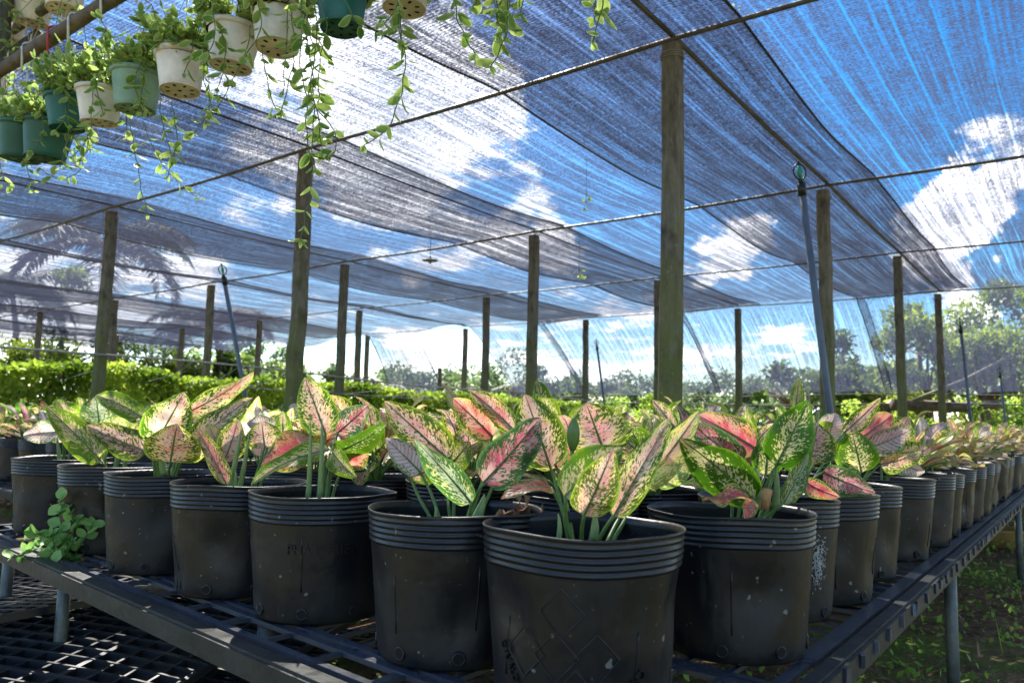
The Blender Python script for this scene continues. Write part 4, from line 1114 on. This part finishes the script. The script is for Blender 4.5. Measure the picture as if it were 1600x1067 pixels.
sprinkler(386, 640, 348, 424, 4.9, 4.8, 'leaning sprinkler pipe at the left in front of the creeper hedge')
sprinkler(945, 640, 932, 536, 9.0, 9.0, 'thin distant sprinkler pipe between the mid distance and centre posts')
sprinkler(1516, 655, 1500, 505, 6.6, 6.5, 'sprinkler pipe standing in front of the big tree at the right')
sprinkler(1570, 655, 1562, 580, 9.5, 9.5, 'faint sprinkler pipe far right, right of the other one before the tree')
# small mister hanging from the net
c = G(2.05*1.0+.45, 4.0, CZ+1.73); root = empty('hanging_mister', c)
b = MB(); b.tube([(0, 0, .05), (0, 0, .33)], .003, 5); b.build('tube', M_BLK, root)
b = MB(); b.lathe([(.004, .05), (.012, .04), (.018, .012), (.085, .004), (.088, 0), (.02, -.004), (.012, -.03), (0.001, -.034)], 20); b.build('nozzle', plain('grey_plastic', (.20, .21, .18), .5), root)
tag(root, 'small grey disc shaped mister hanging from the net roof by a thin tube', 'mister')
# loose green vine bits hanging under the net
for q, (u, v) in enumerate([(916, 318), (905, 432), (1150, 18)]):
    b = MB(); c = PX(u, v, 4.2)
    b.tube([c+Vector((0, 0, .25)), c], .0015, 4, 0)
    for k in range(9): leafquad(b, c+Vector((rnd.uniform(-.02, .02), 0, rnd.uniform(-.03, .05))), rv(), rv(), .03, .016, rnd.random())
    o = b.build('vine_tip', M_VINE); tag(o, ['little green vine tip poking down through the net above the mid distance post', 'tiny sprig dangling from the net right of the mid distance post', 'green leaf tip stuck to the net at the top, right of the centre post'][q], 'vine tip')

# bowl, weeds
c = atz(1562, 852, .0); b = MB()
b.lathe([(.0, .01), (.10, .0), (.14, .03), (.165, .10), (.168, .112), (.176, .114), (.178, .104), (.172, .10), (.15, .03), (.11, -.002)], 32)
b.lathe([(.168, .112), (.158, .10), (.13, .04), (.0, .035)], 32)
o = b.build('clay_bowl', plain('ochre_clay', (.42, .26, .08), .75, .45, 14, .3, 0, .3), loc=(c.x, c.y, .0)); tag(o, 'shallow ochre clay bowl on the weeds in the aisle beside the bench', 'bowl')
wb = MB(); rw = random.Random(9)
for q in range(13000):
    s = rw.uniform(-3.2, 9); t = rw.uniform(-2.30, -1.0)
    if rw.random() < .12: t = rw.uniform(-3.9, -2.5)
    if mnoise.noise(Vector((s*2.1, t*2.1, 0)))+.2*mnoise.noise(Vector((s*7, t*7, 0))) < rw.uniform(-.35, .18): continue
    a = G(s, t, rw.uniform(.005, .07))
    L = rw.uniform(.012, .036)
    leafquad(wb, a, rv(rw)+Vector((0, 0, .25)), Vector((0, 0, 1))+rv(rw)*.6, L, L*.55, rw.random())
for q in range(240):
    s = rw.uniform(-2.7, 3); t = rw.uniform(-2.25, -1.4); a = G(s, t, 0); L = rw.uniform(.06, .16); dd = (rv(rw)+Vector((0, 0, 1.2)))
    leafquad(wb, a, dd, rv(rw), L, .006, .8+rw.random()*.2)
for q in range(3600):     # low greenery beneath and between the benches
    s = rw.uniform(-3.4, 4); t = rw.uniform(-1, 3.5)
    if mnoise.noise(Vector((s*1.6, t*1.6, 5))) < rw.uniform(-.1, .3): continue
    L = rw.uniform(.02, .045); leafquad(wb, G(s, t, rw.uniform(.003, .04)), rv(rw)+Vector((0, 0, .2)), Vector((0, 0, 1))+rv(rw)*.6, L, L*.55, rw.random())
o = wb.build('weeds', M_WEED); tag(o, 'low green weeds and seedlings on the soil of the aisle', 'weeds', kind='stuff')
lb = MB()
for q in range(900):
    a = G(rw.uniform(-3.2, 6), rw.uniform(-2.3, -1.1), rw.uniform(.002, .02)); L = rw.uniform(.02, .06)
    leafquad(lb, a, Vector((rw.uniform(-1, 1), rw.uniform(-1, 1), rw.uniform(-.1, .3))), Vector((0, 0, 1))+rv(rw)*.4, L, L*.4, 0)
o = lb.build('leaf_litter', plain('litter', (.26, .15, .09), .9, .6, 25)); tag(o, 'brown leaf litter scattered on the aisle soil', 'leaf litter', kind='stuff')

# black lattice trays lying under the bench at the left
def tray_mesh(Lx, Ly, seed):
    rg = random.Random(seed); b = MB(); nx = int(Lx/.052); ny = int(Ly/.052)
    def wz(x, y): return .02*math.sin(x*3.1+seed)+.014*math.sin(y*5+seed*2)
    for i in range(nx+1):
        x = -Lx/2+Lx*i/nx; pts = [(x, -Ly/2+Ly*j/8, wz(x, -Ly/2+Ly*j/8)) for j in range(9)]
        for j in range(8): b.bar(pts[j], pts[j+1], .007 if i % 4 else .013, .022)
    for j in range(ny+1):
        y = -Ly/2+Ly*j/ny; n = 14
        for i in range(n):
            x0 = -Lx/2+Lx*i/n; x1 = x0+Lx/n
            b.bar((x0, y, wz(x0, y)), (x1, y, wz(x1, y)), .006 if j % 4 else .012, .018)
    b.box((0, 0, 0), (.03, .03, .013))
    return b.mesh('lattice_tray', M_TRAY, False)
M_TRAY = plain('tray_plastic', (.020, .023, .028), .32, .4, 10, .6)
TR = [tray_mesh(1.15, .62, 1), tray_mesh(1.0, .58, 2)]
tl = [(60, 955, .10, .3, .02, -.05, 0, 'topmost black lattice tray at the back left of the heap under the bench'), (160, 935, .16, .15, -.06, .06, 1, 'tilted black lattice tray on the back of the heap'),
      (200, 1000, .12, .5, .10, .02, 0, 'black lattice tray in the middle of the heap under the bench'), (60, 1040, .05, .25, -.05, .08, 1, 'front left black lattice tray of the heap, small square plate in its middle'),
      (230, 1060, .04, .42, .03, -.04, 0, 'front right black lattice tray of the heap beside the bench leg'), (330, 1040, .02, .3, .0, .03, 1, 'low black lattice tray right of the bench leg'), (20, 990, .02, .6, .0, .0, 1, 'lowest black lattice tray at the left under the others')]
for (u, v, z, rz, rx, ry, k, lab) in tl:
    c = atz(u, v, z+.02); o = link('lattice_tray', TR[k], None, (c.x, c.y, z+.03)); o.rotation_euler = (rx, ry, GROT+rz); tag(o, lab, 'tray', 'black lattice trays heaped under the bench')
# pale board behind the trays
b = MB(); c = atz(40, 905, .03); b.box((0, 0, 0), (.05, 1.1, .012)); o = b.build('timber_board', plain('pale_board', (.34, .30, .16), .8, .4, 10, .3, 0, .3), loc=(c.x, c.y, .10)); o.rotation_euler = (0, .02, GROT+.04); tag(o, 'pale mossy board lying behind the lattice trays', 'board')

# ================================================================ VINES
def vine_leaf(b, c, d, n, L, Wd, uvx):
    """oval leaf, cupped, with a pale rim"""
    d = d.normalized(); sd = d.cross(n)
    if sd.length < 1e-3: sd = d.orthogonal()
    sd.normalize(); nn = sd.cross(d); vs = []; uv = []
    for i in range(6):
        v = i/5; hw = Wd/2*math.sin(PI*min(1, max(0, v*.94+.03)))**.8; cc = c+d*L*v-nn*(L*.12*math.sin(v*PI))
        for k in (-1, -.5, 0, .5, 1):
            vs.append(cc+sd*hw*k+nn*abs(k)*hw*.28); uv.append((uvx, max(abs(k)**1.5, (abs(v-.5)*2)**5)))
    b.add(vs, [(i*5+k, i*5+k+1, (i+1)*5+k+1, (i+1)*5+k) for i in range(5) for k in range(4)], 0, uv)
def strand(root, pts, rg, leaf=.037, step=.027, mat_i=None, dens=1.0):
    """stem through pts (world) with leaves in pairs"""
    of = Vector(root.location); b = MB(); P_ = []
    # catmull style smoothing
    for i in range(len(pts)-1):
        p0 = pts[max(i-1, 0)]; p1 = pts[i]; p2 = pts[i+1]; p3 = pts[min(i+2, len(pts)-1)]
        for k in range(8):
            t = k/8; P_.append(.5*((2*p1)+(p2-p0)*t+(2*p0-5*p1+4*p2-p3)*t*t+(3*p1-p0-3*p2+p3)*t**3))
    P_.append(pts[-1])
    P_ = [p+Vector((mnoise.noise(p*30), mnoise.noise(p*30+Vector((9, 0, 0))), 0))*.006 for p in P_]
    b.tube([p-of for p in P_], .0013, 5, 1)
    acc = 0; ang = rg.uniform(0, 6)
    for i in range(1, len(P_)):
        seg = (P_[i]-P_[i-1]); acc += seg.length
        if acc > step*rg.uniform(.75, 1.5)/dens:
            acc = 0; T = seg.normalized(); ang += PI/2+rg.uniform(-.4, .4)
            x = T.orthogonal().normalized(); y = T.cross(x)
            for sgn in (0, PI):
                if rg.random() < .16: continue
                o_ = x*math.cos(ang+sgn)+y*math.sin(ang+sgn)
                dr = o_+T*rg.uniform(.1, .9)+Vector((0, 0, -.15)); L = leaf*rg.uniform(.65, 1.2)
                vine_leaf(b, P_[i]-of+o_*.002, dr, T*-1+rv(rg)*.5, L, L*.55, rg.random())
    for q in range(3):
        vine_leaf(b, P_[-1]-of, rv(rg)+Vector((0, 0, -.6)), rv(rg), leaf*.5, leaf*.28, .9)
    b.build('trailing_stem', [M_VINE, M_VSTEM], root)
def hang_pot_mesh(nm, col, holes=True):
    m = plain('pot_'+nm, col, .5, .35, 13, .4, 0, .08)
    tb = mixsh  # thin plastic lets a little light through
    b = MB(); r = .07; h = .105
    b.lathe([(.0, 0), (.050, 0), (.0525, .003), (.054, .012), (r*.93, h*.86), (r*.94, h*.88), (r, h*.885), (r*1.02, h*.95), (r*1.02, h), (r*.97, h), (r*.93, h*.9), (r*.80, .03)], 36)
    for k in range(8):
        a = 2*PI*k/8+.2; rr = .034
        c = Vector((math.cos(a)*rr, math.sin(a)*rr, -.0006)); rd = Vector((math.cos(a), math.sin(a), 0)); tg = Vector((-math.sin(a), math.cos(a), 0))
        b.add([c+rd*math.cos(x)*.007+tg*math.sin(x)*.0042 for x in [2*PI*i/10 for i in range(10)]], [tuple(range(10))], 1)
    b.add([Vector((math.cos(x)*.006, math.sin(x)*.006, -.0006)) for x in [2*PI*i/10 for i in range(10)]], [tuple(range(10))], 1)
    b.tube([Vector((.0525*math.cos(x), .0525*math.sin(x), .0)) for x in [2*PI*i/36 for i in range(37)]], .0022, 5, 0, False)
    return b.mesh('pot', [m, M_HOLE_SHADE])
HP = {'white': hang_pot_mesh('white', (.72, .66, .56)), 'green': hang_pot_mesh('sage', (.20, .33, .22)), 'teal': hang_pot_mesh('teal', (.008, .12, .10)), 'dark': hang_pot_mesh('dark_green', (.012, .10, .06))}
def hanger(b, top, r, rg, of):
    pass
SR = -2.48
rail_z = CZ+1.30
def hanging(u, v, w_px, color, lab, bush=1.0, strands=(), seed=0, hookc='white', s_plane=SR, zfix=None, railz=rail_z):
    rg = random.Random(seed); c = ats(u, v, s_plane) if zfix is None else zfix
    dep = proj(c)[2]; sc_ = 1.0
    root = empty('hanging_pot', c+Vector((0, 0, -.05)), 0); of = Vector(root.location)
    po = link('pot', HP[color], root); k = w_px/F*dep/.14 if w_px else 1.0; k = max(.85, min(1.2, k)); po.scale = (k,)*3
    po.rotation_euler = (rg.uniform(-.10, .04), rg.uniform(-.06, .06), rg.uniform(0, 6))
    rim = .105*k
    # wire hanger with hook
    mh = M_HWHITE if hookc == 'white' else M_HRED; b = MB(); hk = railz-of.z
    j = hk-.13
    for q in range(3):
        a = 2*PI*q/3+rg.uniform(-.3, .3)
        b.tube([Vector((math.cos(a)*.07*k, math.sin(a)*.07*k, rim-.006)), Vector((math.cos(a)*.03*k, math.sin(a)*.03*k, (rim+j)/2)), Vector((0, 0, j))], .0016, 5)
    b.tube([Vector((0, 0, j-.01)), Vector((0, 0, j+.05))], .005, 6, r2=.004)
    hkp = [Vector((0, 0, j+.05))]+[Vector((D.x*.026*math.cos(x)*-1, D.y*.026*math.cos(x)*-1, hk+.004+.026*math.sin(x))) for x in [PI*i/8-.3 for i in range(11)]]
    hkp[0] = Vector((D.x*-.02, D.y*-.02, j+.05)); b.tube(hkp, .0042, 6)
    b.build('hanger', mh, root)
    # soil and bushy top
    b = MB(); b.lathe([(0.001, rim-.012), (.066*k, rim-.014)], 20); b.build('soil', M_SOIL, root)
    b = MB(); n = int(78*bush)
    for q in range(n):
        a = rg.uniform(0, 2*PI); rr = .062*math.sqrt(rg.random()); p = Vector((math.cos(a)*rr, math.sin(a)*rr, rim-.012))
        outd = Vector((math.cos(a), math.sin(a), 0))*rg.uniform(.1, .9)
        hgt = rg.uniform(.02, .12); top = p+outd*hgt*.9+Vector((0, 0, hgt)); L_ = (top-p).length
        b.tube([p, p.lerp(top, .5)+Vector((0, 0, .006)), top], .0013, 4, 1)
        for f in (.35, .6, .8, 1.0):
            c0 = p.lerp(top, f)
            for sgn in (-1, 1):
                dr = rv(rg)*.8+outd*.5+Vector((0, 0, .25)); L = rg.uniform(.022, .038)
                vine_leaf(b, c0, dr, Vector((0, 0, 1))+rv(rg)*.6, L, L*.6, rg.random())
    b.build('foliage', [M_VINE, M_VSTEM], root)
    for q in range(2):
        a = rg.uniform(0, 2*PI); h0 = Vector((math.cos(a), math.sin(a), 0)); ln = rg.uniform(.07, .24)
        p0 = c+Vector((0, 0, rim-.05)); p1 = p0+h0*.085*k+Vector((0, 0, .01)); sw = rv(rg)*.02
        strand(root, [p0, p1, p1+h0*.012+Vector((0, 0, -ln*.5))+sw, p1+h0*.005+Vector((0, 0, -ln))-sw], rg)
    for s_ in strands:
        strand(root, [PX(a, b_, dep+dz) for (a, b_, dz) in s_], rg)
    tag(root, lab, 'hanging pot', 'hanging pots of trailing vine on the rail'); return root
M_HWHITE = plain('white_hanger', (.55, .56, .52), .5, .2)
M_HRED = plain('red_hanger', (.42, .02, .05), .4, .2)
hanging(33, 228, 74, 'dark', 'dark green hanging pot at the very left of the lower row', 1, [[(45, 200, -.05), (40, 250, -.07), (52, 300, -.07)]], 1)
hanging(72, 226, 76, 'dark', 'dark green hanging pot second from the left, hung on the red hanger', 1, [[(100, 195, -.06), (120, 225, -.07), (128, 262, -.06), (95, 280, -.05), (60, 262, -.05)]], 2, 'red')
hanging(107, 178, 66, 'teal', 'teal hanging pot half hidden behind foliage and the cream pot', 1.1, [[(100, 160, -.08), (108, 210, -.09), (92, 262, -.09)], [(130, 185, -.05), (138, 220, -.06), (122, 258, -.06)]], 3)
hanging(157, 168, 70, 'white', 'cream hanging pot between the teal and the sage green pot', 1, [[(146, 130, -.08), (144, 180, -.09), (138, 215, -.1), (112, 245, -.09)]], 4)
hanging(213, 146, 78, 'green', 'sage green hanging pot', 1, [[(203, 185, -.03), (212, 240, -.03), (222, 300, -.02), (230, 335, -.02)], [(222, 190, -.02), (250, 250, -.02), (285, 290, 0), (312, 310, 0)], [(228, 100, -.08), (222, 140, -.09), (218, 175, -.09)]], 5)
hanging(283, 115, 78, 'white', 'cream hanging pot right of the sage green one', 1.1, [[(250, 150, -.03), (255, 200, -.03), (268, 245, -.03), (262, 275, -.03)], [(266, 160, -.03), (278, 210, -.02), (268, 250, -.02)]], 6)
hanging(362, 76, 84, 'white', 'white hanging pot with leaves over its face, third cream pot', 1.1, [[(320, 60, -.05), (318, 120, -.05), (330, 170, -.04), (322, 192, -.04)], [(345, 40, -.08), (352, 90, -.09), (340, 150, -.08)], [(390, 40, -.06), (384, 80, -.06), (350, 150, -.05), (330, 180, -.05)]], 7)
hanging(434, 44, 86, 'white', 'white hanging pot left of the teal pot at the top', 1.1, [[(410, 70, -.04), (416, 120, -.04), (430, 165, -.03), (440, 175, -.03)], [(455, 10, -.07), (460, 80, -.08), (450, 140, -.06), (440, 175, -.05)]], 8)
hanging(535, 12, 84, 'teal', 'teal hanging pot at the top edge with dense strands at its left', 1.1,
        [[(484, -20, -.04), (480, 60, -.04), (490, 140, -.04), (488, 220, -.03), (485, 300, -.02), (476, 345, -.02), (470, 375, -.02)], [(492, -20, -.05), (496, 70, -.05), (486, 130, -.05), (500, 200, -.04), (505, 240, -.04)],
         [(478, 0, -.03), (470, 80, -.03), (480, 150, -.03), (520, 200, -.03), (524, 235, -.03), (512, 242, -.03)], [(500, 0, -.05), (510, 40, -.05), (500, 100, -.05), (498, 150, -.05)], [(486, 130, -.03), (478, 200, -.03), (492, 270, -.03)], [(540, 0, -.08), (560, 40, -.08), (600, 50, -.07)]], 9)
hanging(633, -22, 84, 'white', 'cream hanging pot cut by the top edge, only its holed base showing', 1.0,
        [[(622, -20, -.05), (626, 40, -.05), (634, 100, -.04), (630, 140, -.04), (612, 190, -.03), (590, 215, -.03), (570, 227, -.03)], [(628, -10, -.05), (622, 30, -.05), (632, 75, -.04)]], 10)
hanging(730, -60, 84, 'white', 'hanging pot above the frame whose thin brown strand dangles into view', 1.0, [[(712, -30, -.03), (712, 20, -.03), (728, 60, -.02), (742, 84, -.02)], [(750, -30, 0), (745, 0, 0), (740, 10, 0)]], 11)
hanging(800, -95, 84, 'white', 'hanging pot above the frame with the strand left of the net seam', 1.0, [[(772, -40, -.03), (776, 30, -.03), (788, 50, -.02), (785, 75, -.02), (766, 106, -.02)], [(822, -60, -.03), (818, 0, -.02), (812, 25, -.02)], [(795, -40, -.03), (793, 10, -.02), (790, 60, -.02)]], 12)
hanging(935, -150, 84, 'green', 'hanging pot above the frame with the short leafy strand left of the centre post', 1.0, [[(938, -80, -.02), (942, -10, -.02), (936, 30, -.01), (924, 66, -.01)]], 13)
# upper back row of cream pots behind the rail
hanging(52, 20, 78, 'white', 'upper cream hanging pot behind the brown rail', 1.3, [[(60, -10, -.1), (20, 40, -.1), (30, 90, -.1), (50, 110, -.1)], [(5, 20, -.1), (10, 80, -.12), (8, 150, -.12), (14, 200, -.12)]], 14, s_plane=SR+.22, railz=rail_z+.42)
hanging(100, -2, 80, 'white', 'right hand upper cream hanging pot behind the brown rail', 1.3, [[(118, 20, -.1), (110, 60, -.1), (118, 110, -.1)], [(125, 20, -.1), (135, 70, -.1), (128, 120, -.1)]], 15, s_plane=SR+.22, railz=rail_z+.42)
hanging(12, 48, 76, 'white', 'left upper cream hanging pot half out of the picture behind leaves', 1.5, [[(10, 60, -.1), (22, 120, -.12), (12, 190, -.12), (20, 235, -.1)], [(0, 60, -.1), (4, 150, -.12), (2, 230, -.1)]], 16, s_plane=SR+.22, railz=rail_z+.42)
# the brown rail and the upper rail
b = MB(); rg_ = random.Random(2)
b.tube([G(SR, t, rail_z+.0+.004*math.sin(t*3)) for t in [-1.9+.25*i for i in range(20)]], lambda f: .024+.002*math.sin(f*40), 12)
o = b.build('timber_rail', plain('brown_rail', (.13, .10, .075), .8, .5, 14, .3, 0, .5)); tag(o, 'brown wooden rail at the upper left carrying the lower row of hanging pots', 'rail')
b = MB(); b.tube([G(SR+.22, t, rail_z+.42) for t in [-1.9+.5*i for i in range(11)]], .02, 10)
o = b.build('timber_rail', M_BARK); tag(o, 'upper rail carrying the back row of cream hanging pots', 'rail')
b = MB(); b.tube([G(SR+.11, 2.0, -.02), G(SR+.11, 2.0, rail_z+.5)], .045, 10); b.tube([G(SR-.03, 2.0, rail_z-.035), G(SR+.26, 2.0, rail_z+.375)], .02, 8)
o = b.build('support_post', M_POST); tag(o, 'leafy upright post at the left picture edge carrying the rails', 'post')
# vine climbing that post
root = empty('climbing_vine', G(SR+.11, 1.95, 0)); rg_ = random.Random(4)
for q in range(5):
    a = q*1.25; pts = [G(SR+.11+.05*math.cos(a+k*.7), 2.0+.05*math.sin(a+k*.7), .75+k*.2) for k in range(8)]
    strand(root, pts, rg_, .028, .018, dens=1.3)
tag(root, 'vine climbing up the post at the left picture edge', 'vine')

# round leaved sprig on the bench corner
root = empty('leafy_sprig', PX(92, 868, 1.72)); rg_ = random.Random(8); of = Vector(root.location)
for q, pts in enumerate([[(110, 875), (100, 840), (92, 800), (96, 778)], [(110, 875), (70, 850), (48, 862), (12, 872)], [(110, 875), (130, 845), (146, 815)], [(108, 875), (80, 842), (60, 835), (42, 832)], [(110, 880), (92, 885), (72, 882)], [(110, 875), (105, 850), (118, 822), (110, 800)], [(108, 878), (85, 862), (60, 876)], [(110, 880), (98, 868), (84, 850)]]):
    P_ = [PX(a, c, 1.74-.03*(i > 0)-.01*q % .04) for i, (a, c) in enumerate(pts)]
    b = MB(); b.tube([p-of for p in P_], .0016, 5, 1)
    for i in range(len(P_)-1):
        for f in (.2, .55, .9):
            c = P_[i].lerp(P_[i+1], f)-of
            for z in range(2):
                L = rg_.uniform(.020, .032); vine_leaf(b, c, rv(rg_)+Vector((0, -.2, .2)), Vector((0, -.6, .8))+rv(rg_)*.5, L, L*.82, rg_.random())
    b.build('twig', [M_SPRIG, M_VSTEM], root)
tag(root, 'small bright green round leaved sprig sprawling over the left bench edge', 'sprig')
print('objects', len(bpy.data.objects))
